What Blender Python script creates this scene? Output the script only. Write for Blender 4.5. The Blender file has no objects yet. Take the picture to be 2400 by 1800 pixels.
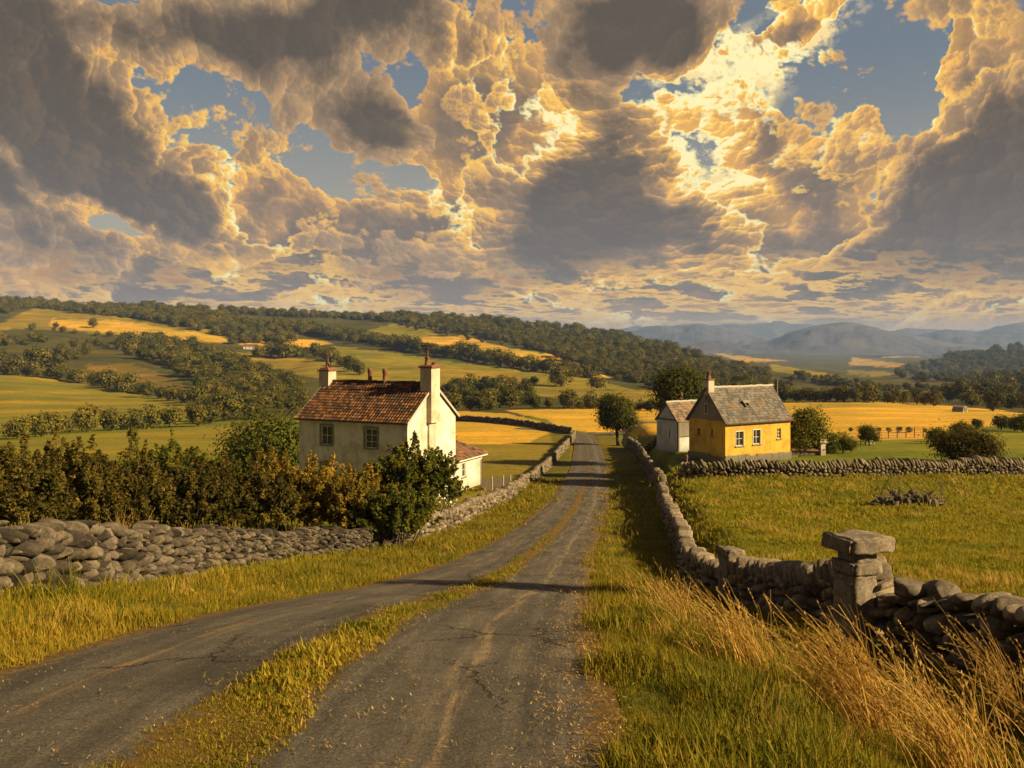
import bpy, bmesh, math, random, os
import numpy as np
from mathutils import Vector, Matrix, noise as mnoise

SC = bpy.context.scene
COL = SC.collection
RAD = math.radians
F = 2000.0            # focal length in pixels of the 2400 px wide photograph
HU, HV = 1200.0, 800.0


# ------------------------------------------------------------------ node helper
class S:
    """a socket with arithmetic; every operator adds a Math node"""
    def __init__(s, nt, sock): s.nt, s.k = nt, sock
    def _m(s, op, *a, clamp=False):
        n = s.nt.nodes.new('ShaderNodeMath'); n.operation = op; n.use_clamp = clamp
        for i, v in enumerate(a):
            if isinstance(v, S): s.nt.links.new(v.k, n.inputs[i])
            else: n.inputs[i].default_value = v
        return S(s.nt, n.outputs[0])
    def __add__(s, o): return s._m('ADD', s, o)
    __radd__ = __add__
    def __sub__(s, o): return s._m('SUBTRACT', s, o)
    def __rsub__(s, o): return s._m('SUBTRACT', o, s)
    def __mul__(s, o): return s._m('MULTIPLY', s, o)
    __rmul__ = __mul__
    def __truediv__(s, o): return s._m('DIVIDE', s, o)
    def __rtruediv__(s, o): return s._m('DIVIDE', o, s)
    def __pow__(s, o): return s._m('POWER', s, o)
    def f(s, op, *a): return s._m(op, s, *a)
    def clamp(s): return s._m('ADD', s, 0.0, clamp=True)

class T:
    def __init__(s, nt): s.nt = nt
    def new(s, kind, **kw):
        n = s.nt.nodes.new(kind)
        for k, v in kw.items(): setattr(n, k, v)
        return n
    def put(s, sock, v):
        if isinstance(v, S): s.nt.links.new(v.k, sock)
        elif hasattr(v, 'is_output'): s.nt.links.new(v, sock)
        elif isinstance(v, (tuple, list)) and len(v) == 3 and sock.type == 'RGBA': sock.default_value = (*v, 1)
        else: sock.default_value = v
    def vec(s, x, y, z=0.0):
        n = s.new('ShaderNodeCombineXYZ')
        for i, v in enumerate((x, y, z)): s.put(n.inputs[i], v)
        return S(s.nt, n.outputs[0])
    def sep(s, v):
        n = s.new('ShaderNodeSeparateXYZ'); s.put(n.inputs[0], v)
        return [S(s.nt, o) for o in n.outputs]
    def mapping(s, v, scale=(1, 1, 1), rot=(0, 0, 0), loc=(0, 0, 0)):
        n = s.new('ShaderNodeMapping'); s.put(n.inputs[0], v)
        n.inputs['Scale'].default_value = scale; n.inputs['Rotation'].default_value = rot; n.inputs['Location'].default_value = loc
        return S(s.nt, n.outputs[0])
    def noise(s, v, scale, detail=4, rough=.5, dist=0, dim='3D', col=False):
        n = s.new('ShaderNodeTexNoise', noise_dimensions=dim)
        if v is not None: s.put(n.inputs['Vector'], v)
        n.inputs['Scale'].default_value = scale; n.inputs['Detail'].default_value = detail
        n.inputs['Roughness'].default_value = rough; n.inputs['Distortion'].default_value = dist
        return S(s.nt, n.outputs['Color' if col else 'Fac'])
    def voro(s, v, scale, feature='F1', dim='2D', out='Distance', rnd=1, smooth=None):
        n = s.new('ShaderNodeTexVoronoi', voronoi_dimensions=dim, feature=feature)
        if v is not None: s.put(n.inputs['Vector'], v)
        n.inputs['Scale'].default_value = scale; n.inputs['Randomness'].default_value = rnd
        if smooth is not None: n.inputs['Smoothness'].default_value = smooth
        return S(s.nt, n.outputs[out])
    def ss(s, x, a, b, lo=0.0, hi=1.0):
        n = s.new('ShaderNodeMapRange', interpolation_type='SMOOTHSTEP')
        s.put(n.inputs[0], x)
        for i, v in enumerate((a, b, lo, hi)): s.put(n.inputs[1 + i], v)
        return S(s.nt, n.outputs[0])
    def lin(s, x, a, b, lo=0.0, hi=1.0):
        n = s.new('ShaderNodeMapRange'); s.put(n.inputs[0], x)
        for i, v in enumerate((a, b, lo, hi)): s.put(n.inputs[1 + i], v)
        return S(s.nt, n.outputs[0])
    def mix(s, f, a, b, mode='MIX'):
        n = s.new('ShaderNodeMix', data_type='RGBA', blend_type=mode)
        s.put(n.inputs[0], f); s.put(n.inputs[6], a); s.put(n.inputs[7], b)
        return S(s.nt, n.outputs[2])
    def ramp(s, f, stops, interp='LINEAR'):
        n = s.new('ShaderNodeValToRGB'); s.put(n.inputs[0], f)
        r = n.color_ramp; r.interpolation = interp
        while len(r.elements) < len(stops): r.elements.new(.5)
        for e, (p, c) in zip(r.elements, stops): e.position = p; e.color = (*c, 1)
        return S(s.nt, n.outputs[0])
    def attr(s, name, out='Fac'):
        n = s.new('ShaderNodeAttribute', attribute_name=name)
        return S(s.nt, n.outputs[out])

def lin(r, g, b):
    """an sRGB 0..255 colour as linear values"""
    def c(x):
        x /= 255
        return x / 12.92 if x <= .04045 else ((x + .055) / 1.055) ** 2.4
    return (c(r), c(g), c(b))
# ------------------------------------------------------------------ camera, sun, sky
cam_d = bpy.data.cameras.new('camera'); cam = bpy.data.objects.new('camera', cam_d); COL.objects.link(cam)
cam.location = (0, 0, 0); cam.rotation_euler = (RAD(90), 0, 0)
cam_d.sensor_width = 36; cam_d.lens = 36 * F / 2400
cam_d.shift_y = -(900 - HV) / 2400          # level camera, horizon a little above the middle of the frame
cam_d.clip_start = .1; cam_d.clip_end = 60000
SC.camera = cam
SC.view_settings.view_transform = 'Standard'; SC.view_settings.look = 'None'
SC.view_settings.exposure = 1.1; SC.view_settings.gamma = 1

SUN_AZ = math.atan2(.944, -.33)             # measured from +Y (ahead) towards +X (right)
SUN_EL = RAD(27)
sd = Vector((math.sin(SUN_AZ) * math.cos(SUN_EL), math.cos(SUN_AZ) * math.cos(SUN_EL), math.sin(SUN_EL)))
sun_d = bpy.data.lights.new('sun', 'SUN'); sun = bpy.data.objects.new('sun', sun_d); COL.objects.link(sun)
sun_d.energy = 5.0; sun_d.angle = RAD(.6); sun_d.color = (1, .77, .41)
sun.rotation_euler = sd.to_track_quat('Z', 'Y').to_euler()

def build_world():
    W = bpy.data.worlds.new('World'); SC.world = W; W.use_nodes = True
    nt = W.node_tree; nt.nodes.clear(); t = T(nt)
    tc = t.new('ShaderNodeTexCoord')
    x, y, z = t.sep(S(nt, tc.outputs['Generated']))
    hyp = (x * x + y * y).f('SQRT')
    A = x.f('ARCTAN2', y)                    # azimuth, 0 ahead
    E = z / (hyp + 1e-4)                     # tangent of the elevation
    Ec = E.f('MAXIMUM', 0.0)

    w3 = S(nt, tc.outputs['Generated'])
    wa, wb, _ = t.sep(t.noise(w3, 7.0, 5, .58, col=True))
    Aw, Ew = A + (wa - .5) * .13, E + (wb - .5) * .11     # ragged outlines for the banks
    def px(u, v):
        X = (u - HU) / F; a = math.atan(X)
        return a, (HV - v) / F * math.cos(a)
    def blob(u, v, ru, rv, amp, rot=0):
        a, e = px(u, v)
        c, s_ = math.cos(RAD(rot)), math.sin(RAD(rot))
        da, de = Aw - a, Ew - e
        p = (da * c + de * s_) * (F / ru); q = (de * c - da * s_) * (F / rv)
        return (((p * p + q * q) ** 2.0) * -1.0).f('EXPONENT') * amp
    def blobs(lst):
        r = None
        for b in lst:
            g = blob(*b); r = g if r is None else r + g
        return r

    # where the cloud banks stand and where the sky opens
    # (u, v, radius along, radius across, strength, tilt counter-clockwise)
    glow = blobs([
        (1270, 325, 150, 120, .95), (1660, 270, 300, 110, .95, 35), (1700, 450, 110, 180, .75), (1075, 490, 150, 90, .6, -30),
        (640, 600, 240, 90, .55, -25), (330, 330, 190, 250, .36, 30), (1580, 665, 380, 60, .6, 5), (1850, 60, 320, 90, .6, 20),
        (1100, 130, 110, 150, .5), (1950, 420, 240, 220, .36, 40), (1300, 735, 900, 40, .42), (1580, 735, 700, 30, .25), (2290, 180, 100, 220, .38, 10), (700, 440, 220, 110, .25)])
    glow = glow * 1.12 + .11 + t.ss(E, .085, .03) * .30

    # light reaches the clouds from the openings near the middle of the sky, and from above
    ca, ce = px(1480, 330)
    lx, ly = ca - A, (ce + .16) - E
    ln = (lx * lx + ly * ly).f('SQRT') + .06
    lx, ly = lx / ln, ly / ln
    wx = A * 2.1; wy = (Ec + .50).f('LOGARITHM', math.e) * 1.95
    low = t.ss(E, .30, .03)

    def layer(mask, seed, paler, darker, paler_low, darker_low, span, gl, bias):
        v0 = t.vec(wx + seed, wy + seed * .37)
        sx, sy, _ = t.sep(v0)
        nx, ny, _ = t.sep(t.noise(v0, 2.6, 1, .5, dim='2D', col=True))
        ax, ay = sx + (nx - .5) * .10, sy + (ny - .5) * .09
        mx, my, _ = t.sep(t.noise(v0, 14, 1, .5, dim='2D', col=True))
        bx, by = ax + (mx - .5) * .018, ay + (my - .5) * .018
        ox, oy, _ = t.sep(t.noise(v0, 60, 1, .5, dim='2D', col=True))
        cx, cy = bx + (ox - .5) * .005, by + (oy - .5) * .005
        puff = None; rel = None
        for sc, wd, wl, (qx, qy) in ((4.2, .34, .30, (bx, by)), (9.5, .30, .42, (bx, by)), (22, .20, .40, (cx, cy)), (48, .12, .25, (cx, cy)), (100, .06, .13, (cx, cy))):
            n = t.new('ShaderNodeTexVoronoi', voronoi_dimensions='2D', feature='SMOOTH_F1')
            n.inputs['Smoothness'].default_value = .14
            t.put(n.inputs['Vector'], t.vec(qx, qy)); n.inputs['Scale'].default_value = sc
            d = S(nt, n.outputs['Distance']); px_, py_, _ = t.sep(S(nt, n.outputs['Position']))
            g = (.42 - d * d) * wd
            l = ((qx - px_) * lx + (qy - py_) * ly) * (sc * wl)
            puff = g if puff is None else puff + g
            rel = l if rel is None else rel + l
        big = t.noise(t.vec(ax, ay), 3.2, 10, .60, dim='2D')
        D = mask + puff * 1.3 + (big - .5) * 2.1 + bias
        cov = t.ss(D, -.03, .10)
        soft = mask * .8 + (big - .5) * 1.9 + puff * .9 + bias + .08
        thick = t.ss(soft, .03, span)
        thin = 1.0 - thick
        rim = t.ss(D, .22, .0)
        facing = t.ss(rel, -.20, .45)
        fine = t.noise(v0, 70, 5, .62, dim='2D')
        lit = facing * (thin * .78 + .10) * (gl * 1.15 + .10) + rim * (gl * .95 + .06) + thin * gl * .30
        lit = (lit + (fine - .5) * .06).f('MAXIMUM', 0.0)
        base = t.mix(thick, t.mix(low, paler, paler_low), t.mix(low, darker, darker_low))
        rl = t.ss(rel * (thin * .75 + .35), -.5, .5)
        base = t.mix(1.0, base, t.ramp(rl, [(0, (.84, .83, .85)), (.5, (1, 1, 1)), (1, (1.30, 1.22, 1.10))]), 'MULTIPLY')
        warm = t.ramp(lit, [(0, (0, 0, 0)), (.18, (.12, .055, .006)), (.40, (.50, .25, .035)), (.64, (.92, .50, .07)), (.85, (1.0, .70, .17)), (1, (1.0, .90, .46))])
        return cov, t.mix(1.0, t.mix(t.ss(lit, .12, .8) * .85, base, (0, 0, 0)), warm, 'ADD')

    back = blobs([
        (660, 510, 120, 125, .85), (800, 530, 100, 105, .8), (950, 515, 120, 80, .75), (880, 600, 260, 60, .6), (1130, 210, 130, 130, .75), (1240, 330, 170, 130, .5),
        (1010, 350, 80, 110, .45), (480, 300, 70, 20, .30, -10), (250, 110, 160, 40, .6), (300, 260, 60, 120, .6, 30),
        (1860, 430, 160, 130, .8, 25), (1990, 300, 90, 70, .7, 30), (2080, 420, 170, 150, .8), (2330, 200, 110, 220, .8), (1770, 330, 110, 90, .7, -30),
        (1700, 200, 260, 70, .55, 36), (1900, 60, 170, 40, .45, 15), (1800, 90, 150, 40, .36, 30), (1600, 520, 160, 140, .55), (1300, 640, 900, 110, .7), (300, 650, 600, 100, .8),
        (1200, 745, 1500, 60, .9), (1900, 660, 600, 110, .8), (500, 560, 160, 60, .5, -30), (1100, 300, 130, 160, .35), (60, 480, 120, 60, .6), (1180, 500, 200, 150, .7),
        (840, 400, 150, 50, -.8, -18), (560, 270, 190, 70, -.8, -30), (390, 180, 90, 60, -.6, 0), (2060, 170, 150, 170, -1.2, 0), (1900, 330, 60, 60, -.6, 0), (1960, 60, 80, 60, -.5, 0)])
    front = blobs([
        (60, 260, 250, 200, 1.0), (260, 400, 260, 110, .95, -38), (450, 500, 180, 75, .9, -32), (60, 60, 360, 80, .7), (130, 445, 190, 36, -.9, -28), (270, 130, 90, 50, -.5, -30),
        (620, 50, 220, 80, .9), (900, 50, 230, 110, 1.0), (740, 200, 240, 90, .95, -28), (910, 310, 110, 40, .7, -20),
        (1500, 60, 170, 100, .85), (1360, 190, 130, 110, .8), (1560, 130, 150, 70, .55, 30),
        (1430, 420, 190, 140, 1.0), (1280, 520, 240, 90, .85), (1650, 560, 190, 70, .85), (1130, 400, 70, 80, .7), (1280, 620, 260, 60, .6),
        (2340, 430, 190, 190, 1.0), (2400, 300, 90, 120, .7), (2200, 580, 280, 110, .95, 25), (1980, 640, 240, 60, .6, 15), (100, 580, 190, 60, .6), (1480, 30, 120, 60, .3)])
    c1, k1 = layer(back, 0.0, lin(190, 148, 98), lin(128, 110, 94), lin(190, 152, 112), lin(124, 111, 105), .92, glow, -.42)
    c2, k2 = layer(front, 3.7, lin(158, 132, 104), lin(92, 82, 73), lin(152, 132, 114), lin(110, 102, 100), .78, glow * .85, -.42)
    # clear sky: the sky texture, hazier low down
    sky = t.new('ShaderNodeTexSky', sky_type='NISHITA')
    sky.sun_disc = False; sky.sun_elevation = SUN_EL; sky.sun_rotation = SUN_AZ; sky.air_density = 1.2; sky.dust_density = 2.0; sky.ozone_density = 1.5
    skyc = t.mix(1.0, S(nt, sky.outputs[0]), (.085, .085, .085), 'MULTIPLY')
    blue = t.mix(t.ss(E, .06, .34), lin(178, 168, 148), lin(112, 124, 136))
    clear = t.mix(.90, skyc, blue)
    wn = t.noise(t.vec(wx, wy), 9, 8, .66, dim='2D')
    clear = t.mix((glow - .55).clamp() * 1.8 * t.ss(wn, .44, .60), clear, (1.0, .76, .34))
    c = t.mix(c2, t.mix(c1, clear, k1), k2)
    # the air low over the horizon takes the clouds in
    c = t.mix(t.ss(E, .055, -.01) * .5, c, lin(238, 160, 78))
    # thin gold lit streaks of far cloud low over the hills
    sv = t.vec(A * 9 + (E * 6), (Ec + .02).f('LOGARITHM', math.e) * 3.2); sn = t.noise(sv, 1.6, 8, .64, dim='2D')
    band = t.ss(E, .012, .03) * t.ss(E, .115, .06); edge = t.ss(sn, .47, .53) * t.ss(sn, .66, .54)
    c = t.mix(t.ss(sn, .50, .62) * band * .55, c, lin(204, 146, 88))
    c = t.mix(edge * band * (glow * 1.8).clamp() * .95, c, (1.0, .58, .14))
    # added dimming of the unseen sky overhead and behind, to deepen the shadows
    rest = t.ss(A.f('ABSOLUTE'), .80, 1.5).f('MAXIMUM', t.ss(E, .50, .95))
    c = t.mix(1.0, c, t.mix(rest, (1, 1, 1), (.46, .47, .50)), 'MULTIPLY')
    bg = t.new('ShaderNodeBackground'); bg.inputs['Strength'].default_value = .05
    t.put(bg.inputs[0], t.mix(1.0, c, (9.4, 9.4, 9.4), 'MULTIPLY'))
    out = t.new('ShaderNodeOutputWorld'); nt.links.new(bg.outputs[0], out.inputs[0])
    W.cycles.sampling_method = 'MANUAL'; W.cycles.sample_map_resolution = 512
build_world()
# ------------------------------------------------------------------ mesh helpers
RNG = np.random.default_rng(11)

class MB:
    """collects vertices and faces (any polygon size) and links them as ONE mesh object"""
    def __init__(s): s.v, s.f, s.r, s.m, s.n = [], [], [], [], 0
    def add(s, v, f, rnd=0.5, mat=0):
        v = np.asarray(v, float).reshape(-1, 3)
        fs = [f] if isinstance(f, np.ndarray) else [[q for q in f if len(q) == k] for k in sorted({len(q) for q in f})]
        for q in fs:
            q = np.asarray(q, int); s.f.append(q + s.n); s.m.append(np.full(len(q), mat))
        s.v.append(v); s.n += len(v)
        s.r.append(np.broadcast_to(np.asarray(rnd, float), (len(v),))); return s
    def box(s, a, b, M=None, rnd=.5, mat=0, taper=1.0):
        (x0, y0, z0), (x1, y1, z1) = a, b
        cx, cy = (x0 + x1) / 2, (y0 + y1) / 2
        v = [[x, y, z0] for x, y in ((x0, y0), (x1, y0), (x1, y1), (x0, y1))] + \
            [[cx + (x - cx) * taper, cy + (y - cy) * taper, z1] for x, y in ((x0, y0), (x1, y0), (x1, y1), (x0, y1))]
        v = np.array(v, float)
        if M is not None: v = v @ np.array(M.to_3x3()).T + np.array(M.translation)
        return s.add(v, [[3, 2, 1, 0], [4, 5, 6, 7], [0, 1, 5, 4], [1, 2, 6, 5], [2, 3, 7, 6], [3, 0, 4, 7]], rnd, mat)
    def tube(s, pts, rads, n=8, rnd=.5, mat=0, cap=True):
        pts = [Vector(p) for p in pts]
        if not hasattr(rads, '__len__'): rads = [rads] * len(pts)
        v = []
        for i, p in enumerate(pts):
            d = (pts[min(i + 1, len(pts) - 1)] - pts[max(i - 1, 0)]).normalized()
            a = d.orthogonal().normalized() if abs(d.z) < .99 else Vector((1, 0, 0))
            a = (a - d * a.dot(d)).normalized(); b = d.cross(a)
            for k in range(n):
                t = 2 * math.pi * k / n
                v.append(p + (a * math.cos(t) + b * math.sin(t)) * rads[i])
        f = [[i * n + k, i * n + (k + 1) % n, (i + 1) * n + (k + 1) % n, (i + 1) * n + k] for i in range(len(pts) - 1) for k in range(n)]
        s.add([list(q) for q in v], f, rnd, mat)
        if cap:
            for i, o in ((0, -1), (len(pts) - 1, 1)):
                ring = [list(v[i * n + k]) for k in range(n)]
                s.add(ring, [list(range(n))[::o]], rnd, mat)
        return s
    def build(s, name, mats, parent=None, smooth=False, data_only=False):
        me = bpy.data.meshes.new(name)
        v = np.concatenate(s.v); me.vertices.add(len(v)); me.vertices.foreach_set('co', v.ravel().astype(np.float32))
        cnt = np.concatenate([np.full(len(f), f.shape[1]) for f in s.f]); idx = np.concatenate([f.ravel() for f in s.f])
        me.loops.add(len(idx)); me.loops.foreach_set('vertex_index', idx.astype(np.int32))
        me.polygons.add(len(cnt)); st = np.concatenate([[0], np.cumsum(cnt)[:-1]])
        me.polygons.foreach_set('loop_start', st.astype(np.int32))
        mats = mats if isinstance(mats, (list, tuple)) else [mats]
        for m in mats: me.materials.append(m)
        me.polygons.foreach_set('material_index', np.concatenate(s.m).astype(np.int32))
        me.polygons.foreach_set('use_smooth', np.full(len(cnt), smooth))
        a = me.attributes.new('rnd', 'FLOAT', 'POINT'); a.data.foreach_set('value', np.concatenate(s.r).astype(np.float32))
        me.update(calc_edges=True); me.validate()
        if data_only: return me
        o = bpy.data.objects.new(name, me); COL.objects.link(o)
        if parent is not None: o.parent = parent
        return o

def tag(o, label=None, cat=None, group=None, kind=None):
    for k, v in (('label', label), ('category', cat), ('group', group), ('kind', kind)):
        if v: o[k] = v
    return o
def empty(name, loc=(0, 0, 0), rz=0, label=None, cat=None, group=None):
    o = bpy.data.objects.new(name, None); COL.objects.link(o); o.location = loc; o.rotation_euler = (0, 0, rz)
    o.empty_display_size = .2
    return tag(o, label, cat, group)
def copy_tree(o, parent=None):
    c = o.copy(); COL.objects.link(c); c.parent = parent
    for ch in list(o.children): copy_tree(ch, c)
    return c

# ------------------------------------------------------------------ value noise on numpy arrays
_tab = np.random.default_rng(5).random((256, 256))
def vnoise(x, y):
    xi, yi = np.floor(x).astype(int), np.floor(y).astype(int); fx, fy = x - xi, y - yi
    fx = fx * fx * fx * (fx * (fx * 6 - 15) + 10); fy = fy * fy * fy * (fy * (fy * 6 - 15) + 10)
    g = lambda a, b: _tab[a & 255, b & 255]
    return (g(xi, yi) * (1 - fx) + g(xi + 1, yi) * fx) * (1 - fy) + (g(xi, yi + 1) * (1 - fx) + g(xi + 1, yi + 1) * fx) * fy - .5
def fbm(x, y, o=4, gain=.5):
    r, a = 0, 1.0
    for i in range(o):
        r = r + a * vnoise(x + 17.3 * i, y - 9.1 * i); x, y, a = x * 2.03, y * 2.03, a * gain
    return r
def sstep(x, a, b):
    t = np.clip((x - a) / (b - a), 0, 1); return t * t * (3 - 2 * t)

# ------------------------------------------------------------------ the lie of the land (camera at the origin)
_py = np.array([-60, -20, 0, 4.5, 6, 9, 12, 17, 25, 34, 45, 57, 75, 100, 143, 190, 260])
_pz = np.array([-.9, -1.3, -1.85, -2.15, -2.38, -3.0, -3.72, -4.95, -6.6, -8.25, -9.8, -11.1, -12.9, -15.0, -17.7, -20.5, -24.5])
def _smooth_tab(xs, ys, sig):
    g = np.linspace(xs[0], xs[-1], 1601); v = np.interp(g, xs, ys)
    h = g[1] - g[0]; k = np.arange(-int(3 * sig / h), int(3 * sig / h) + 1) * h; w = np.exp(-k * k / 2 / sig / sig); w /= w.sum()
    n = len(w) // 2
    vp = np.concatenate([2 * v[0] - v[n:0:-1], v, 2 * v[-1] - v[-2:-n - 2:-1]]) if n else v
    return g, np.convolve(vp, w, 'valid')
_pg, _pv = _smooth_tab(_py, _pz, 1.4)
def P(y): return np.interp(y, _pg, _pv)
_rg, _rv = _smooth_tab(np.array([-60, 0, 4.6, 9, 17, 34, 57, 100, 143, 170, 190, 230]), np.array([-.6, .4, .62, .86, 1.6, 3.3, 6.5, 11.3, 14.9, 16.6, 17.6, 19.]), 2.5)
def road_r(y): return np.interp(y, _rg, _rv)
ROADW = 4.45

_cols0 = np.array([-1800, 0, 400, 800, 1100, 1250, 1350, 1420, 1480, 1560, 1700, 2000, 2200, 2400, 4200])
_cols = np.array(sorted({*_cols0, *range(1440, 1660, 10)}), float)
_rows = np.array([45, 60, 80, 100, 120, 150, 190, 260, 350, 500, 700, 1000, 1300, 1600, 2000, 2600, 3400, 5000, 9000, 20000])
def _mk():
    Pv = lambda y: 800 - 2000 * P(y) / y
    right = {45: -8.1, 60: -9.45, 80: -10.5, 100: -12.0, 120: -13.4, 150: -15.6, 190: -18.2}
    tab = []
    for y in _rows:
        if y <= 190:
            uw = np.interp(y, [45, 60, 80, 100, 120, 150, 190], [1560, 1553, 1530, 1510, 1493, 1468, 1455])
            r = [Pv(y) + (800 - 2000 * right[y] / y - Pv(y)) * float(sstep(np.array(c), uw + 4, uw + 55)) for c in _cols]
            if y >= 120: r[0:4] = [Pv(y) + d * (y - 100) / 90 for d in (12, 8, 6, 4)]
        else:
            r = {260: [1012, 1008, 1000, 988, 972, 966, 968, 970, 971, 971, 969, 961, 965, 968, 975],
                 350: [965, 955, 962, 952, 945, 940, 942, 945, 946, 946, 946, 940, 948, 958, 960],
                 500: [905, 897, 915, 905, 905, 902, 906, 911, 914, 918, 926, 930, 938, 944, 950],
                 700: [845, 838, 856, 855, 862, 862, 868, 875, 880, 888, 900, 913, 922, 930, 940],
                 1000: [780, 777, 788, 802, 815, 819, 826, 834, 840, 850, 870, 894, 903, 910, 920],
                 1300: [740, 738, 748, 766, 778, 786, 794, 804, 812, 826, 850, 882, 892, 897, 905],
                 1600: [712, 713, 727, 743, 755, 764, 772, 786, 797, 812, 846, 884, 888, 889, 895],
                 2000: [725, 726, 736, 752, 765, 776, 788, 803, 815, 832, 856, 878, 878, 876, 870],
                 2600: [750, 750, 755, 768, 782, 796, 812, 826, 834, 844, 858, 868, 842, 814, 780],
                 3400: [790, 790, 795, 800, 806, 814, 824, 834, 838, 842, 848, 855, 850, 828, 800],
                 5000: [815] * 3 + [820] * 5 + [826] * 3 + [838] * 4,
                 9000: [815] * 15, 20000: [812] * 15}[int(y)]
            r = list(np.interp(_cols, _cols0, r))
        tab.append(r)
    tab = np.array(tab, float)
    U = np.linspace(-1800, 4200, 501); L = np.linspace(math.log(45), math.log(20000), 320)
    rows = np.array([np.interp(L, np.log(_rows), tab[:, j]) for j in range(len(_cols))])       # cols x L
    full = np.array([np.interp(U, _cols, rows[:, i]) for i in range(len(L))])                  # L x U
    def blur(a, n, ax):
        w = np.exp(-np.linspace(-2, 2, 2 * n + 1) ** 2); w /= w.sum()
        p = np.pad(a, [(n, n) if i == ax else (0, 0) for i in range(2)], mode='edge')
        return np.apply_along_axis(lambda r: np.convolve(r, w, 'valid'), ax, p)
    return U, L, blur(blur(full, 5, 0), 1, 1)
_U, _L, _V = _mk()
def _far(x, y):
    u = np.clip(HU + F * x / y, -1799, 4199); l = np.clip(np.log(y), _L[0], _L[-1] - 1e-6)
    a = (u - _U[0]) / (_U[1] - _U[0]); b = (l - _L[0]) / (_L[1] - _L[0])
    i, j = np.minimum(a.astype(int), len(_U) - 2), np.minimum(b.astype(int), len(_L) - 2); fa, fb = a - i, b - j
    v = (_V[j, i] * (1 - fa) + _V[j, i + 1] * fa) * (1 - fb) + (_V[j + 1, i] * (1 - fa) + _V[j + 1, i + 1] * fa) * fb
    return (HV - v) * y / F
_oy = [-60, 0, 8.5, 11, 20, 30, 40, 50, 260]
_oz = [-.6, -.6, -.62, -.42, -.45, -.35, -.1, 0, 0]
_fy = [-60, 0, 12, 16, 20, 30, 40, 54, 60, 75, 260]
_fz = [-.3, -.3, -.2, -.05, .2, .7, 1.1, 1.6, 1.9, 2.1, 2.1]
_wy = [-60, 0, 11.5, 17, 21, 26, 33, 43, 57, 80, 100, 119, 150, 260]
_ws = [4.3, 4.3, 3.8, 3.4, 2.95, 2.95, 3.4, 3.5, 3.65, 4.1, 4.2, 4.2, 4.0, 4.0]
def wall_side(y): return np.interp(y, _wy, _ws)              # how far the right hand wall stands from the road's edge
def ground(x, y, rough=True):
    x, y = np.broadcast_arrays(np.asarray(x, float), np.asarray(y, float))
    z = P(y)
    side = x - road_r(y); ov = np.interp(y, _oy, _oz); sw = wall_side(y)
    z = z + ov * sstep(side, .3, 3.0) + (np.interp(y, _fy, _fz) - ov) * sstep(side, sw + .1, sw + 1.9)
    ls = -(side + ROADW)
    z = z + .06 * sstep(ls, .2, 2.4) * (1 - sstep(y, 20, 40))                                 # left bank
    yy = np.maximum(y, 46)
    z = np.where(y > 46, z + (_far(x, yy) - z) * sstep(y, 55, 85), z)
    if rough:
        on = sstep(np.abs(side + ROADW / 2), ROADW / 2 + .1, ROADW / 2 + 1.5)
        z = z + fbm(x / 1.3, y / 1.3, 3) * .10 * on * (1 - sstep(y, 60, 160)) + fbm(x / 9, y / 9, 2) * .30 * on * sstep(y, 8, 60) * (1 - sstep(y, 50, 90))
        far = sstep(y, 200, 700)
        z = z + fbm(x / 70, y / 110, 4) * 7.0 * far + fbm(x / 260, y / 260, 3) * 10 * sstep(y, 500, 1200) * (1 - sstep(y, 3000, 6000))
    z = np.where(side + ROADW / 2 > 0, z, z)
    bed = 1 - sstep(np.abs(side + ROADW / 2), ROADW / 2 - .35, ROADW / 2 + .05)
    z = z - .20 * bed * (1 - sstep(y, 186, 196))
    return z
def gz(x, y): return float(ground(x, y))
def at(u, y):
    """the point of the ground on azimuth column u at depth y"""
    x = (u - HU) / F * y
    return Vector((x, y, gz(x, y)))
def inside(poly, u, v):
    poly = np.array(poly, float); r = np.zeros(u.shape, bool); n = len(poly)
    for i in range(n):
        (x0, y0), (x1, y1) = poly[i], poly[(i + 1) % n]
        c = ((y0 > v) != (y1 > v)) & (u < (x1 - x0) * (v - y0) / (y1 - y0 + 1e-12) + x0); r ^= c
    return r
# ------------------------------------------------------------------ materials
def mat(name, fn, rough=.85, bump=None, spec=.25):
    m = bpy.data.materials.new(name); m.use_nodes = True; nt = m.node_tree; nt.nodes.clear(); t = T(nt)
    b = t.new('ShaderNodeBsdfPrincipled'); out = t.new('ShaderNodeOutputMaterial'); nt.links.new(b.outputs[0], out.inputs[0])
    b.inputs['Roughness'].default_value = rough; b.inputs['Specular IOR Level'].default_value = spec
    r = fn(t, b, out)
    h = None
    if isinstance(r, tuple) and not isinstance(r[0], (int, float)): r, h = r
    if r is not None: t.put(b.inputs['Base Color'], r)
    if h is not None:
        bn = t.new('ShaderNodeBump'); bn.inputs['Strength'].default_value = bump[0]; bn.inputs['Distance'].default_value = bump[1]
        t.put(bn.inputs['Height'], h); nt.links.new(bn.outputs[0], b.inputs['Normal'])
    return m
def pos(t): return S(t.nt, t.new('ShaderNodeNewGeometry').outputs['Position'])
def objc(t): return S(t.nt, t.new('ShaderNodeTexCoord').outputs['Object'])

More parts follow.
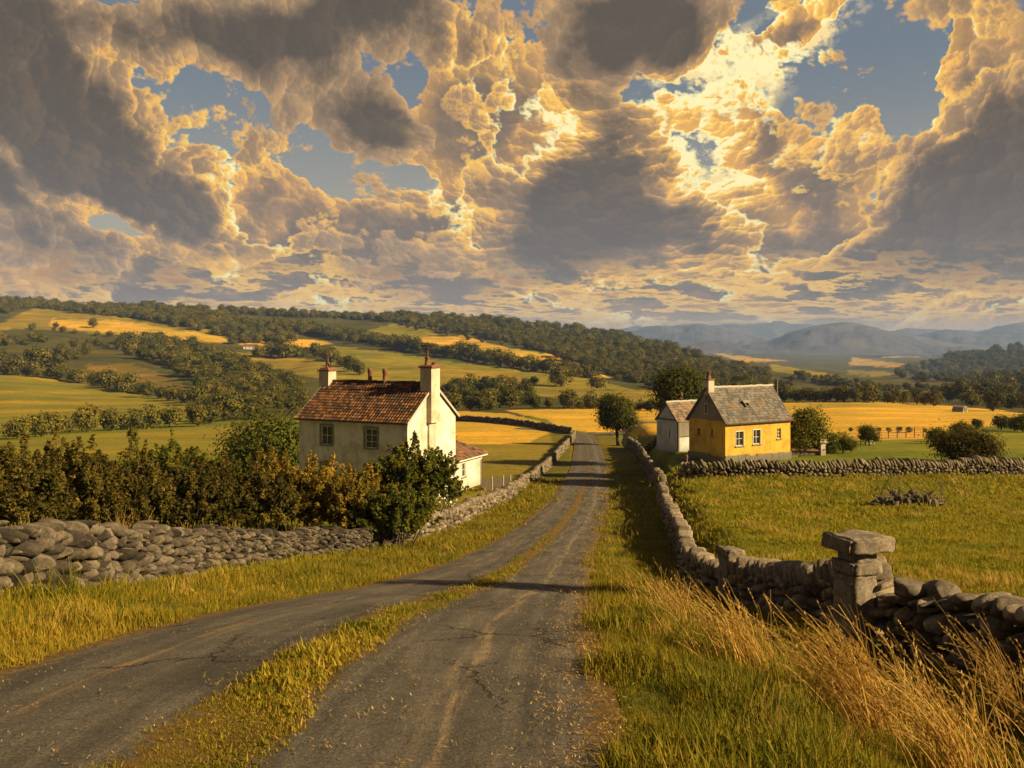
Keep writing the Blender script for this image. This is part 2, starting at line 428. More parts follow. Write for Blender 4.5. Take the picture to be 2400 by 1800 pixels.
def m_ground(t, b, out):
    p = pos(t); c = S(t.nt, t.new('ShaderNodeAttribute', attribute_name='land').outputs['Color'])
    a = t.noise(p, .9, 6, .65); q = t.mapping(p, (.02, .06, .05)); f = t.noise(q, 1.0, 5, .6)
    d = t.noise(p, 9, 4, .7); g = t.noise(t.mapping(p, (.006, .012, .01)), 1, 4, .6)
    x_, y_, z_ = t.sep(p); sv = t.vec(x_ * .014 + y_ * .004, y_ * .030 - x_ * .010, 0.0); stk = t.noise(sv, 1.0, 6, .62)
    c = t.mix(t.ss(stk, .48, .66) * .8, c, t.mix(1.0, c, (1.75, 1.35, .9), 'MULTIPLY'))  # golden streaks in the field colour stand in for sun between cloud shadows
    c = t.mix(1.0, c, t.ramp(a, [(.25, (.55, .62, .5)), (.5, (1, 1, 1)), (.75, (1.4, 1.25, 1.1))]), 'MULTIPLY')
    c = t.mix(1.0, c, t.ramp(f, [(.3, (.62, .72, .7)), (.5, (1, 1, 1)), (.7, (1.25, 1.12, .95))]), 'MULTIPLY')
    c = t.mix(1.0, c, t.ramp(g, [(.3, (.70, .82, .8)), (.5, (1, 1, 1)), (.68, (1.22, 1.1, .9))]), 'MULTIPLY')
    c = t.mix(1.0, c, t.ramp(d, [(.3, (.7, .7, .7)), (.7, (1.25, 1.25, 1.25))]), 'MULTIPLY')
    return c, a + d * .5
M_GROUND = mat('ground', m_ground, .95, (.6, .12), .1)

def m_road(t, b, out):
    uv = S(t.nt, t.new('ShaderNodeUVMap', uv_map='UVMap').outputs[0]); u, v, _ = t.sep(uv)      # metres across, metres along
    q = t.vec(u * 2.2, v * .22); st = t.noise(q, 1.6, 7, .62); st2 = t.noise(t.vec(u * 5, v * .35), 2.0, 5, .6)
    big = t.noise(uv, .55, 5, .6); gr = t.noise(uv, 38, 5, .78); mid = t.noise(uv, 7, 5, .65)
    c = t.ramp(st, [(.28, lin(54, 51, 49)), (.5, lin(80, 75, 70)), (.72, lin(112, 104, 94))])
    c = t.mix(t.ss(big, .45, .7) * .55, c, lin(50, 47, 45))
    tr = ((u - ROADW * .23).f('ABSOLUTE')); tr2 = ((u - ROADW * .74).f('ABSOLUTE'))
    wob = (t.noise(t.vec(0.0, v * .5), 1, 3, .5) - .5) * .35
    line = t.ss((u - ROADW * .76 + wob).f('ABSOLUTE'), .14, .01) * t.ss(st2, .42, .60)
    line2 = t.ss((u - ROADW * .20 + wob).f('ABSOLUTE'), .12, .01) * t.ss(st2, .46, .64)
    c = t.mix(line * .5, c, lin(170, 144, 106)); c = t.mix(line2 * .5, c, lin(176, 136, 74))
    w = t.ss(tr.f('MINIMUM', tr2), .65, .25); c = t.mix(w * .25, c, lin(104, 96, 86))
    wv = t.vec(u + (mid - .5) * .5, v * .8 + (big - .5) * 1.6)
    ck = t.voro(wv, .62, 'DISTANCE_TO_EDGE'); ck2 = t.voro(wv, 2.1, 'DISTANCE_TO_EDGE')
    crack = (t.ss(ck, .016, .003) * t.ss(big, .42, .56)).f('MAXIMUM', t.ss(ck2, .03, .008) * t.ss(st2, .55, .68) * .7)
    c = t.mix(crack * .9, c, lin(30, 25, 21))
    c = t.mix(1.0, c, t.ramp(gr, [(.28, (.35, .35, .35)), (.72, (1.75, 1.7, 1.6))]), 'MULTIPLY')
    c = t.mix(1.0, c, t.ramp(mid, [(.25, (.74, .74, .74)), (.75, (1.25, 1.24, 1.2))]), 'MULTIPLY')
    edge = t.ss((u - ROADW / 2).f('ABSOLUTE') + (mid - .5) * .7, ROADW / 2 - .32, ROADW / 2 - .05)
    strip = t.ss((u - ROADW * .5 + wob * .5).f('ABSOLUTE') / t.lin(v, 46, 140, 1.0, .34) + (mid - .5) * .55 + (big - .5) * .5, .36, .22)
    soil = t.ramp(t.noise(uv, 14, 5, .7), [(.3, lin(62, 48, 20)), (.55, lin(112, 84, 34)), (.75, lin(164, 124, 54))])
    c = t.mix((edge + strip).clamp(), c, soil)
    return c, gr * 1.1 + mid + crack * -1.8 + st * .6
M_ROAD = mat('worn_asphalt', m_road, .85, (.9, .03), .25)

def m_stone(dark, pale, sc):
    def f(t, b, out):
        p = objc(t); r = t.attr('rnd'); a = t.noise(p, 5 * sc, 6, .65); d = t.noise(p, 17 * sc, 8, .80); l = t.noise(p, 2.2 * sc, 4, .6)
        c = t.mix(r, dark, pale)
        c = t.mix(1.0, c, t.ramp(a, [(.25, (.62, .62, .62)), (.5, (1, 1, 1)), (.75, (1.4, 1.36, 1.28))]), 'MULTIPLY')
        c = t.mix(1.0, c, t.ramp(d, [(.30, (.40, .40, .40)), (.5, (1, 1, 1)), (.70, (1.6, 1.56, 1.46))]), 'MULTIPLY')
        c = t.mix(t.ss(d, .58, .70) * t.ss(l, .46, .62) * .7, c, lin(150, 138, 112))           # lichen
        c = t.mix(t.ss(l, .55, .75) * .35, c, lin(96, 84, 40))                                   # moss
        return c, a + d * .6
    return f
M_STONE = mat('field_stone', m_stone(lin(42, 37, 33), lin(108, 97, 84), 1), .9, (.7, .03), .2)
M_STONE_FAR = mat('wall_stone', m_stone(lin(58, 51, 43), lin(132, 119, 100), .7), .9, (.5, .05), .2)
M_CORE = mat('wall_core', lambda t, b, o: t.mix(t.noise(objc(t), 6, 3), lin(10, 8, 7), lin(24, 20, 16)), .95)  # near-black core: the shade between the stones is put into its colour

def m_leaf(stops, trans=.35, sc=1.0):
    def f(t, b, out):
        r = t.attr('rnd'); n = t.noise(pos(t), 1.4 * sc, 3, .6); oi = t.new('ShaderNodeObjectInfo')
        c = t.ramp(r * .62 + n * .38 + (S(t.nt, oi.outputs['Random']) - .5) * .26, stops)
        b.inputs['Roughness'].default_value = .75; b.inputs['Specular IOR Level'].default_value = .1
        tr = t.new('ShaderNodeBsdfTranslucent'); t.put(tr.inputs[0], t.mix(1.0, c, (1.25, 1.15, .6), 'MULTIPLY'))
        mx = t.new('ShaderNodeMixShader'); mx.inputs[0].default_value = trans
        t.nt.links.new(b.outputs[0], mx.inputs[1]); t.nt.links.new(tr.outputs[0], mx.inputs[2]); t.nt.links.new(mx.outputs[0], out.inputs[0])
        return c
    return f
LEAF_A = [(.15, (.024, .030, .008)), (.5, (.088, .084, .014)), (.85, (.25, .185, .024))]
M_LEAF_FAR = mat('far_foliage', m_leaf(LEAF_A, .14, .12))
M_LEAF_TREE = mat('tree_foliage', m_leaf([(.15, (.022, .030, .006)), (.5, (.070, .075, .012)), (.85, (.16, .13, .02))], .35))
M_LEAF_GREEN = mat('green_shrub_foliage', m_leaf([(.15, (.022, .034, .006)), (.5, (.080, .095, .013)), (.85, (.23, .19, .024))], .35))
M_LEAF_BROWN = mat('brown_shrub_foliage', m_leaf([(.10, (.022, .022, .006)), (.40, (.075, .064, .013)), (.70, (.19, .135, .024)), (.95, (.36, .22, .04))], .35))
M_LEAF_LIT = mat('sunlit_shrub_foliage', m_leaf([(.10, (.035, .034, .007)), (.40, (.13, .105, .016)), (.70, (.30, .20, .03)), (.95, (.48, .30, .05))], .35))  # brighter copy of the brown foliage; golden sunlight is put into its colour
M_BARK = mat('bark', lambda t, b, o: (t.mix(t.noise(t.mapping(objc(t), (6, 6, 1)), 2, 5, .6), (.022, .016, .010), (.075, .055, .035)), t.noise(t.mapping(objc(t), (9, 9, 1)), 2, 5)), .95, (.6, .03))
def m_grass(stops, trans=.4):
    def f(t, b, out):
        r = t.attr('rnd'); p = pos(t); n = t.noise(p, .55, 4, .6); n2 = t.noise(p, 3.0, 2, .5)
        c = t.ramp(n * .55 + n2 * .25 + r * .3 - .05, stops)
        b.inputs['Roughness'].default_value = .7; b.inputs['Specular IOR Level'].default_value = .12
        tr = t.new('ShaderNodeBsdfTranslucent'); t.put(tr.inputs[0], c)
        mx = t.new('ShaderNodeMixShader'); mx.inputs[0].default_value = trans
        t.nt.links.new(b.outputs[0], mx.inputs[1]); t.nt.links.new(tr.outputs[0], mx.inputs[2]); t.nt.links.new(mx.outputs[0], out.inputs[0])
        return c
    return f
M_GRASS = mat('verge_grass', m_grass([(.27, (.055, .075, .007)), (.43, (.15, .145, .011)), (.55, (.28, .205, .018)), (.72, (.44, .29, .04))]))
M_GRASS_FIELD = mat('field_grass', m_grass([(.27, (.105, .125, .008)), (.44, (.21, .20, .013)), (.58, (.32, .245, .02)), (.76, (.42, .28, .035))]))
M_DRY = mat('dry_grass', m_grass([(.2, (.24, .14, .03)), (.5, (.50, .31, .075)), (.8, (.70, .48, .15))], .35))
M_LITTER = mat('straw', lambda t, b, o: t.mix(t.attr('rnd'), (.16, .09, .025), (.48, .30, .10)), .8)

def m_plaster(base, stain, deep, streak=.5):
    def f(t, b, out):
        p = objc(t); a = t.noise(p, .9, 6, .62); d = t.noise(p, 6, 6, .7); s_ = t.noise(t.mapping(p, (3, 3, .28)), 1.3, 6, .62); g = t.noise(p, 40, 3, .6)
        c = t.mix(t.ss(a, .40, .66) * .7, base, stain)
        c = t.mix(t.ss(s_, .50, .76) * streak, c, stain)
        c = t.mix(t.ss(d, .56, .68) * t.ss(a, .44, .60) * .8, c, deep)
        x, y, z = t.sep(p)
        ck = t.voro(t.vec(x + y + (d - .5) * .5, z + (a - .5) * .8), .8, 'DISTANCE_TO_EDGE')
        c = t.mix(t.ss(ck, .012, .003) * t.ss(a, .48, .58) * .8, c, deep)
        damp = t.ss(z + (a - .5) * 1.4, .9, .0); c = t.mix(damp * .5, c, deep)
        c = t.mix(1.0, c, t.ramp(g, [(.3, (.9, .9, .9)), (.7, (1.08, 1.08, 1.08))]), 'MULTIPLY')
        return c, d + g * .4
    return f
M_WHITE = mat('limewash_plaster', m_plaster((.65, .61, .52), (.36, .30, .21), (.20, .165, .12), .7), .9, (.25, .03))
M_GREYWASH = mat('grey_limewash', m_plaster((.52, .53, .52), (.34, .33, .31), (.14, .125, .11)), .9, (.25, .03))
M_YELLOW = mat('yellow_plaster', m_plaster((.58, .35, .042), (.36, .205, .04), (.17, .11, .05), .75), .9, (.25, .03))
M_GREY = mat('grey_render', m_plaster((.22, .19, .155), (.15, .13, .105), (.09, .075, .06)), .92, (.3, .03))
M_PLINTH = mat('plinth_stone', m_plaster((.22, .19, .145), (.15, .125, .09), (.08, .065, .045)), .95, (.6, .05))
def m_tile(c0, c1, c2, moss, sc=1):
    def f(t, b, out):
        p = objc(t); r = t.attr('rnd'); a = t.noise(p, .8 * sc, 6, .65); d = t.noise(p, 7, 5, .7)
        c = t.ramp(r * .55 + a * .45, [(.22, c0), (.5, c1), (.78, c2)])
        c = t.mix(t.ss(d, .5, .72) * .5, c, c0); c = t.mix(t.ss(t.noise(t.mapping(p, (.5, 1, 1)), 1.5, 6, .7), .52, .68) * .75, c, moss)
        return c, d
    return f
M_CLAY = mat('clay_tile', m_tile((.030, .018, .012), (.085, .042, .020), (.22, .090, .030), (.034, .025, .017)), .9, (.3, .02))
M_CLAY2 = mat('old_clay_tile', m_tile((.07, .040, .026), (.16, .085, .050), (.25, .125, .07), (.05, .04, .03)), .9, (.3, .02))
M_SLATE = mat('slate', m_tile((.060, .053, .047), (.115, .10, .088), (.185, .16, .138), (.23, .125, .055)), .75, (.3, .02), .3)
M_RUSTSLATE = mat('rusty_slate', m_tile((.08, .066, .055), (.17, .13, .10), (.28, .165, .09), (.26, .14, .06)), .8, (.3, .02))
M_BRICK = mat('chimney_brick', m_plaster((.50, .42, .33), (.36, .26, .18), (.17, .12, .08)), .9, (.5, .03))
M_TERRA = mat('terracotta', lambda t, b, o: t.mix(t.noise(objc(t), 5, 5, .6), (.09, .042, .028), (.24, .105, .058)), .8)
M_FRAME = mat('worn_white_paint', lambda t, b, o: t.mix(t.ss(t.noise(objc(t), 9, 5, .7), .45, .7), (.62, .58, .50), (.34, .29, .22)), .7)
M_SURROUND = mat('weathered_surround', lambda t, b, o: t.mix(t.noise(objc(t), 5, 5, .7), (.13, .105, .08), (.30, .25, .19)), .9)
def m_glass(t, b, out):
    b.inputs['Roughness'].default_value = .08; b.inputs['Specular IOR Level'].default_value = .6
    return t.mix(t.noise(objc(t), 3, 3), (.008, .008, .008), (.035, .032, .028))
M_GLASS = mat('dark_pane', m_glass, .08)
M_IRON = mat('rusty_iron', lambda t, b, o: t.mix(t.noise(objc(t), 8, 5), (.03, .024, .02), (.12, .07, .04)), .7)
M_WOOD = mat('weathered_wood', lambda t, b, o: t.mix(t.noise(t.mapping(objc(t), (8, 8, 1)), 2, 5), (.05, .038, .026), (.19, .145, .095)), .9)
M_PALEWOOD = mat('bleached_wood', lambda t, b, o: t.mix(t.noise(objc(t), 6, 4), (.30, .27, .22), (.48, .43, .36)), .85)
M_FLOWER = mat('white_petals', lambda t, b, o: t.mix(t.attr('rnd'), (.62, .58, .50), (.80, .77, .70)), .7)
def m_hill(t, b, out):
    p = pos(t); a = t.noise(p, .0011, 7, .6); d = t.noise(p, .006, 5, .65)
    c = t.ramp(a, [(.32, (.042, .040, .066)), (.5, (.060, .057, .088)), (.66, (.095, .082, .085)), (.80, (.15, .115, .08))])  # blue haze of distance put into the slope colour
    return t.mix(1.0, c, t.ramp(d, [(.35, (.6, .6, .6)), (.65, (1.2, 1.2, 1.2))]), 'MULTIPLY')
M_HILL = mat('hazy_mountain', m_hill, .95)
# ------------------------------------------------------------------ ground, road, mountains
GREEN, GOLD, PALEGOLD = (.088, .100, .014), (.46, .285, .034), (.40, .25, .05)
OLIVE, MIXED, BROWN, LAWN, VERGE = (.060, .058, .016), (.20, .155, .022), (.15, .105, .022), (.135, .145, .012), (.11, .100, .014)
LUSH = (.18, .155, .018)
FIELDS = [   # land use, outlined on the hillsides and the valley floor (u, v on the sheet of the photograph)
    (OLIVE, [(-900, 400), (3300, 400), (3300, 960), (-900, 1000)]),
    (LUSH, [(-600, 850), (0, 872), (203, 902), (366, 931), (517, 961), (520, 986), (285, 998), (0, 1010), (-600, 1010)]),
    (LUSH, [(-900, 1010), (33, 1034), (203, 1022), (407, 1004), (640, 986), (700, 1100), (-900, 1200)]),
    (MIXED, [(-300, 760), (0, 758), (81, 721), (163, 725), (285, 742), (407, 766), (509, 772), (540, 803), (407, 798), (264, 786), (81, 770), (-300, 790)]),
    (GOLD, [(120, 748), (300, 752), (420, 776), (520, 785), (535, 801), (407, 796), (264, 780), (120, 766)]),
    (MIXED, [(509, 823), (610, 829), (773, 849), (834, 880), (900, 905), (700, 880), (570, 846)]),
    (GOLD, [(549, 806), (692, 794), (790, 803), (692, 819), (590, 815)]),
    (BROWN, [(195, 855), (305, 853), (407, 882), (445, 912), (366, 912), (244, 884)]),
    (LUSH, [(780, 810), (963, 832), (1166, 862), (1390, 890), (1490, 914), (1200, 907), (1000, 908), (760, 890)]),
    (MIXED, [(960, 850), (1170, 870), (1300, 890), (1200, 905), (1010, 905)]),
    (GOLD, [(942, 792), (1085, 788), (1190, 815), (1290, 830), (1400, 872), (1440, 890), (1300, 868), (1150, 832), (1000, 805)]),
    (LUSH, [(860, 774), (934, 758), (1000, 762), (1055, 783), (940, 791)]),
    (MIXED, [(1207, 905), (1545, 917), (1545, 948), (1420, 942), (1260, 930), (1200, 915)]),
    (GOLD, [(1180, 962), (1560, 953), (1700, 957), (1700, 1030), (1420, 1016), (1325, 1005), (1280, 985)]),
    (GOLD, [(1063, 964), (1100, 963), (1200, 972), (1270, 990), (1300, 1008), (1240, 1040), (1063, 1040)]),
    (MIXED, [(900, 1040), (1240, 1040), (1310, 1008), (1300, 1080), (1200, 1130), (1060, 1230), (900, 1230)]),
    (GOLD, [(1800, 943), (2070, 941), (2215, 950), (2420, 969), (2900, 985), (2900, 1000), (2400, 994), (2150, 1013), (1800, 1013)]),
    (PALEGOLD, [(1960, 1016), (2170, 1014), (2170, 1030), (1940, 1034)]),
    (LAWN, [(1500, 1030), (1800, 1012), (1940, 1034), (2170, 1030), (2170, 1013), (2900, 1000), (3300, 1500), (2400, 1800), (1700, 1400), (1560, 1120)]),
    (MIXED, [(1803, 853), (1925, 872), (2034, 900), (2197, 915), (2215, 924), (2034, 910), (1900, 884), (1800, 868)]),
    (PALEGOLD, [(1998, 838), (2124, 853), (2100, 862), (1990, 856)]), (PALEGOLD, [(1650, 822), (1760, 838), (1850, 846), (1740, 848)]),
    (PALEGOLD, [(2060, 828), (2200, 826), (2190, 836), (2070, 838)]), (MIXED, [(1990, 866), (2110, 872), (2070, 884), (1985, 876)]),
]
def land_colour(x, y, z):
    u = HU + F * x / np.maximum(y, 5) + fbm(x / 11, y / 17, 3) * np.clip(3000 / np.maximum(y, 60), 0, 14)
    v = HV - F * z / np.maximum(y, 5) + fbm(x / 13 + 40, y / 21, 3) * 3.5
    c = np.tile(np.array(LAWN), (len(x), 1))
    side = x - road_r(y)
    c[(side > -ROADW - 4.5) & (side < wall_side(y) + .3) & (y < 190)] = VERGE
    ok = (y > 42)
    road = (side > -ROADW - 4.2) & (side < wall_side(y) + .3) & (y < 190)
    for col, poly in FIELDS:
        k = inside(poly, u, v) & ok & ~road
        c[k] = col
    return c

def build_ground():
    yy = np.concatenate([np.linspace(-45, 3.5, 40), np.linspace(4, 60, 250)[:-1], np.exp(np.linspace(math.log(60), math.log(5200), 390)), np.exp(np.linspace(math.log(5600), math.log(30000), 14))])
    n = 470; s = np.linspace(-1, 1, n); s = np.sign(s) * (np.abs(s) * .72 + np.abs(s) ** 3 * .28)
    w = 46 + .98 * np.maximum(yy, 0)
    X = s[None] * w[:, None] + np.where(yy < 60, 0, 0)[:, None]; Y = np.repeat(yy[:, None], n, 1)
    x, y = X.ravel(), Y.ravel(); z = ground(x, y)
    m = len(yy); i = np.arange(m - 1)[:, None] * n + np.arange(n - 1)[None]
    f = np.stack([i, i + 1, i + n + 1, i + n], -1).reshape(-1, 4)
    mb = MB(); mb.add(np.stack([x, y, z], 1), f)
    o = mb.build('ground', M_GROUND, smooth=True); o['kind'] = 'structure'
    col = land_colour(x, y, z)
    a = o.data.attributes.new('land', 'FLOAT_COLOR', 'POINT')
    a.data.foreach_set('color', np.concatenate([col, np.ones((len(x), 1))], 1).astype(np.float32).ravel())

def road_path():
    ys = np.concatenate([np.linspace(-40, 180, 360)])
    c = [(road_r(y) - ROADW / 2, y) for y in ys]
    x0, y0 = c[-1]
    for k in range(1, 26):                                   # at the foot of the hill the road swings left behind the wall
        t = k / 25; a = t * RAD(68)
        c.append((x0 + 2.2 * t - 26 * (1 - math.cos(a)), y0 + 26 * math.sin(a)))
    return c
def strip(name, path, width, matl, lift, n=13, crown=.05):
    pts = np.array(path); d = np.gradient(pts, axis=0); d /= np.linalg.norm(d, axis=1)[:, None]; nr = np.stack([d[:, 1], -d[:, 0]], 1)
    L = np.concatenate([[0], np.cumsum(np.linalg.norm(np.diff(pts, axis=0), axis=1))])
    k = np.linspace(-.5, .5, n); V = pts[:, None] + nr[:, None] * (k * width)[None, :, None]
    x, y = V[..., 0].ravel(), V[..., 1].ravel()
    cz = ground(pts[:, 0], pts[:, 1], False) + .20 * (1 - sstep(pts[:, 1], 186, 196))
    z = (cz[:, None] + lift + crown * (1 - 4 * k * k)[None]).ravel() + fbm(x / 1.1, y / 1.1, 3) * .018
    m = len(pts); i = np.arange(m - 1)[:, None] * n + np.arange(n - 1)[None]
    f = np.stack([i, i + 1, i + n + 1, i + n], -1).reshape(-1, 4)
    mb = MB(); mb.add(np.stack([x, y, z], 1), f); o = mb.build(name, matl, smooth=True)
    uv = o.data.uv_layers.new(name='UVMap')
    U = np.stack([np.repeat(((k + .5) * width)[None], m, 0).ravel(), np.repeat(L[:, None], n, 1).ravel()], 1)
    vi = np.empty(len(o.data.loops), np.int32); o.data.loops.foreach_get('vertex_index', vi)
    uv.data.foreach_set('uv', U[vi].astype(np.float32).ravel())
    o['kind'] = 'structure'
    return o

def mountain(name, y0, ridge, depth, seed, foot=820):
    """a range with real depth: its crest follows the ridge heights, its slopes fall to the plain on both sides"""
    rx = np.array(ridge, float); nx, ny = 220, 46
    u = np.linspace(rx[0, 0], rx[-1, 0], nx); rv = np.interp(u, rx[:, 0], rx[:, 1])
    kr = np.hanning(9); kr /= kr.sum(); rv = np.convolve(np.pad(rv, 4, mode='edge'), kr, 'valid')
    X = (u - HU) / F * y0; top = (HV - rv) / F * y0; base = (HV - foot) / F * y0 - 20
    t = np.linspace(-1, 1, ny); V = []
    for q in t:
        y = y0 + q * depth; s = math.cos(q * math.pi / 2) ** 1.3
        z = base + (top - base) * s + fbm(X / 420 + seed, np.full(nx, y / 420), 5, .55) * (y0 * .018) * (1 - abs(q) ** 3) * (.25 + abs(q))
        V.append(np.stack([X * y / y0, np.full(nx, y), z], 1))
    i = np.arange(ny - 1)[:, None] * nx + np.arange(nx - 1)[None]
    f = np.stack([i, i + 1, i + nx + 1, i + nx], -1).reshape(-1, 4)
    mb = MB(); mb.add(np.concatenate(V), f); o = mb.build(name, M_HILL, smooth=True); o['kind'] = 'structure'

build_ground()
strip('road', road_path(), ROADW, M_ROAD, .035)
strip('side_road', [(13.6 + 1.2 * t, 183 + .30 * t + .02 * t * t) for t in np.linspace(0, 26, 60)], 4.2, M_ROAD, .05)
mountain('mountains', 8200, [(1350, 822), (1430, 800), (1500, 778), (1560, 766), (1636, 759), (1690, 768), (1730, 782), (1800, 800), (1900, 815)], 1700, 3.0)
mountain('mountains', 7000, [(1600, 826), (1700, 816), (1803, 798), (1850, 778), (1910, 764), (1983, 755), (2030, 762), (2081, 776), (2164, 797), (2300, 818), (2420, 830)], 1600, 9.0)
mountain('mountains', 11500, [(1300, 790), (1480, 770), (1600, 768), (1716, 760), (1760, 764), (1824, 757), (1900, 762), (2000, 780), (2060, 782), (2124, 772), (2190, 776), (2290, 786), (2378, 762), (2500, 758), (2800, 770)], 2200, 15.0)
mountain('mountains', 9000, [(2060, 810), (2150, 792), (2210, 775), (2290, 782), (2378, 766), (2500, 764), (2700, 780), (3000, 800)], 1700, 21.0)
mountain('mountains', 5200, [(1480, 822), (1560, 806), (1650, 800), (1730, 812), (1850, 832), (1950, 838)], 900, 27.0, 838)

def build_haze():
    m = bpy.data.materials.new('haze'); m.use_nodes = True; nt = m.node_tree; nt.nodes.clear()
    v = nt.nodes.new('ShaderNodeVolumePrincipled'); o = nt.nodes.new('ShaderNodeOutputMaterial'); nt.links.new(v.outputs[0], o.inputs['Volume'])
    v.inputs['Color'].default_value = (.36, .54, 1.0, 1); v.inputs['Density'].default_value = 8e-5; v.inputs['Anisotropy'].default_value = .0
    mb = MB(); mb.box((-16000, -600, -560), (16000, 15500, 300)); b = mb.build('haze', m); b['kind'] = 'stuff'
build_haze()
# ------------------------------------------------------------------ buildings
def panel(mb, w, h, holes, M, reveal=.16, mat=0, z0=0):
    """a wall face in local x/z with real openings and their reveals; outside faces -y"""
    xs = sorted({0, w, *[a for q in holes for a in (q[0], q[1])]}); zs = sorted({z0, h, *[a for q in holes for a in (q[2], q[3])]})
    Mr, Mt = np.array(M.to_3x3()), np.array(M.translation)
    def put(v, f): mb.add(np.array(v, float) @ Mr.T + Mt, f, .5, mat)
    for i in range(len(xs) - 1):
        for j in range(len(zs) - 1):
            cx, cz = (xs[i] + xs[i + 1]) / 2, (zs[j] + zs[j + 1]) / 2
            if any(q[0] < cx < q[1] and q[2] < cz < q[3] for q in holes): continue
            put([(xs[i], 0, zs[j]), (xs[i + 1], 0, zs[j]), (xs[i + 1], 0, zs[j + 1]), (xs[i], 0, zs[j + 1])], [[0, 1, 2, 3]])
    for a, b, c, d in holes:
        r = reveal
        put([(a, 0, c), (a, r, c), (a, r, d), (a, 0, d)], [[0, 1, 2, 3]]); put([(b, 0, c), (b, r, c), (b, r, d), (b, 0, d)], [[3, 2, 1, 0]])
        put([(a, 0, c), (b, 0, c), (b, r, c), (a, r, c)], [[0, 1, 2, 3]]); put([(a, 0, d), (b, 0, d), (b, r, d), (a, r, d)], [[3, 2, 1, 0]])
def side_matrix(w, d, side):
    return {'front': Matrix.Identity(4), 'right': Matrix.Translation((w, 0, 0)) @ Matrix.Rotation(RAD(90), 4, 'Z'),
            'back': Matrix.Translation((w, d, 0)) @ Matrix.Rotation(RAD(180), 4, 'Z'), 'left': Matrix.Translation((0, d, 0)) @ Matrix.Rotation(RAD(-90), 4, 'Z')}[side]
def window(parent, M, a, b, c, d, cols=2, rows=2, surround=None, sill=True, frame=None, depth=.10):
    """frame with glazing bars, its pane and sill as sub-parts"""
    f = MB(); t = .055; y0, y1 = depth - .03, depth + .03
    f.box((a, y0, c), (a + t, y1, d), M); f.box((b - t, y0, c), (b, y1, d), M); f.box((a + t, y0, c), (b - t, y1, c + t), M); f.box((a + t, y0, d - t), (b - t, y1, d), M)
    for i in range(1, cols):
        x = a + (b - a) * i / cols; f.box((x - .02, y0 + .01, c + t), (x + .02, y1 - .012, d - t), M)
    for i in range(1, rows):
        z = c + (d - c) * i / rows; f.box((a + t, y0 + .014, z - .018), (b - t, y1 - .016, z + .018), M)
    o = f.build('window', frame or M_FRAME, parent)
    p = MB(); p.box((a + .01, depth + .006, c + .01), (b - .01, depth + .02, d - .01), M); p.build('pane', M_GLASS, o)
    if sill:
        s = MB(); s.box((a - .12, -.09, c - .10), (b + .12, depth - .035, c - .004), M); s.build('sill', M_SURROUND, o)
    if surround:
        s = MB(); k = surround
        s.box((a - k, -.028, c), (a - .004, .0, d + k), M); s.box((b + .004, -.028, c), (b + k, .0, d + k), M); s.box((a - .004, -.028, d + .004), (b + .004, .0, d + k), M)
        s.build('surround', M_SURROUND, o)
    return o
def tiled_slope(mb, p0, ex, up, w, s, tile, course, kind, seed, nrm, trim0=None, trim1=None):
    """courses of tiles up a slope. p0 eave corner, ex along the eave, up along the slope; trim gives the run's ends at slope height t"""
    r = np.random.default_rng(seed); p0, ex, up, nrm = (np.array(q, float) for q in (p0, ex, up, nrm))
    nc = int(round(s / course)); nt = int(round(w / tile)); c = s / nc; tw = w / nt
    for j in range(nc):
        a0, a1 = (trim0(j / nc) if trim0 else 0), (trim1(j / nc) if trim1 else w)
        for i in range(nt):
            x0, x1 = i * tw, (i + 1) * tw
            if x1 < a0 or x0 > a1: continue
            rn = r.random(); sl = r.normal() * .012; lift = .035 + abs(r.normal()) * .008
            y0, y1 = j * c - .03 + sl, (j + 1) * c + .02
            if kind == 'pan':
                k = np.linspace(0, 1, 5); hgt = .030 * np.sin(k * 2 * np.pi) + .032
            else:
                k = np.array([.015, .985]); hgt = np.array([.012, .012])
            B = [p0 + ex * (x0 + tw * q) + up * y0 + nrm * (h + lift) for q, h in zip(k, hgt)]
            Tt = [p0 + ex * (x0 + tw * q) + up * y1 + nrm * (h * .8 + .004) for q, h in zip(k, hgt)]
            D = [p0 + ex * (x0 + tw * q) + up * y0 + nrm * .0 for q in k]
            n = len(k); v = B + Tt + D
            f = [[q, q + 1, n + q + 1, n + q] for q in range(n - 1)] + [[2 * n + q, 2 * n + q + 1, q + 1, q] for q in range(n - 1)]
            mb.add(v, f, rn)
def ridge_caps(mb, a, b, r, step, seed):
    rr = np.random.default_rng(seed); a, b = Vector(a), Vector(b); n = max(1, int((b - a).length / step))
    d = (b - a) / n
    for i in range(n):
        p, q = a + d * i, a + d * (i + 1) + d * .08; o = rr.normal() * .012
        mb.tube([p + Vector((0, 0, o)), q + Vector((0, 0, o + .015))], [r, r * 1.08], 8, rr.random())
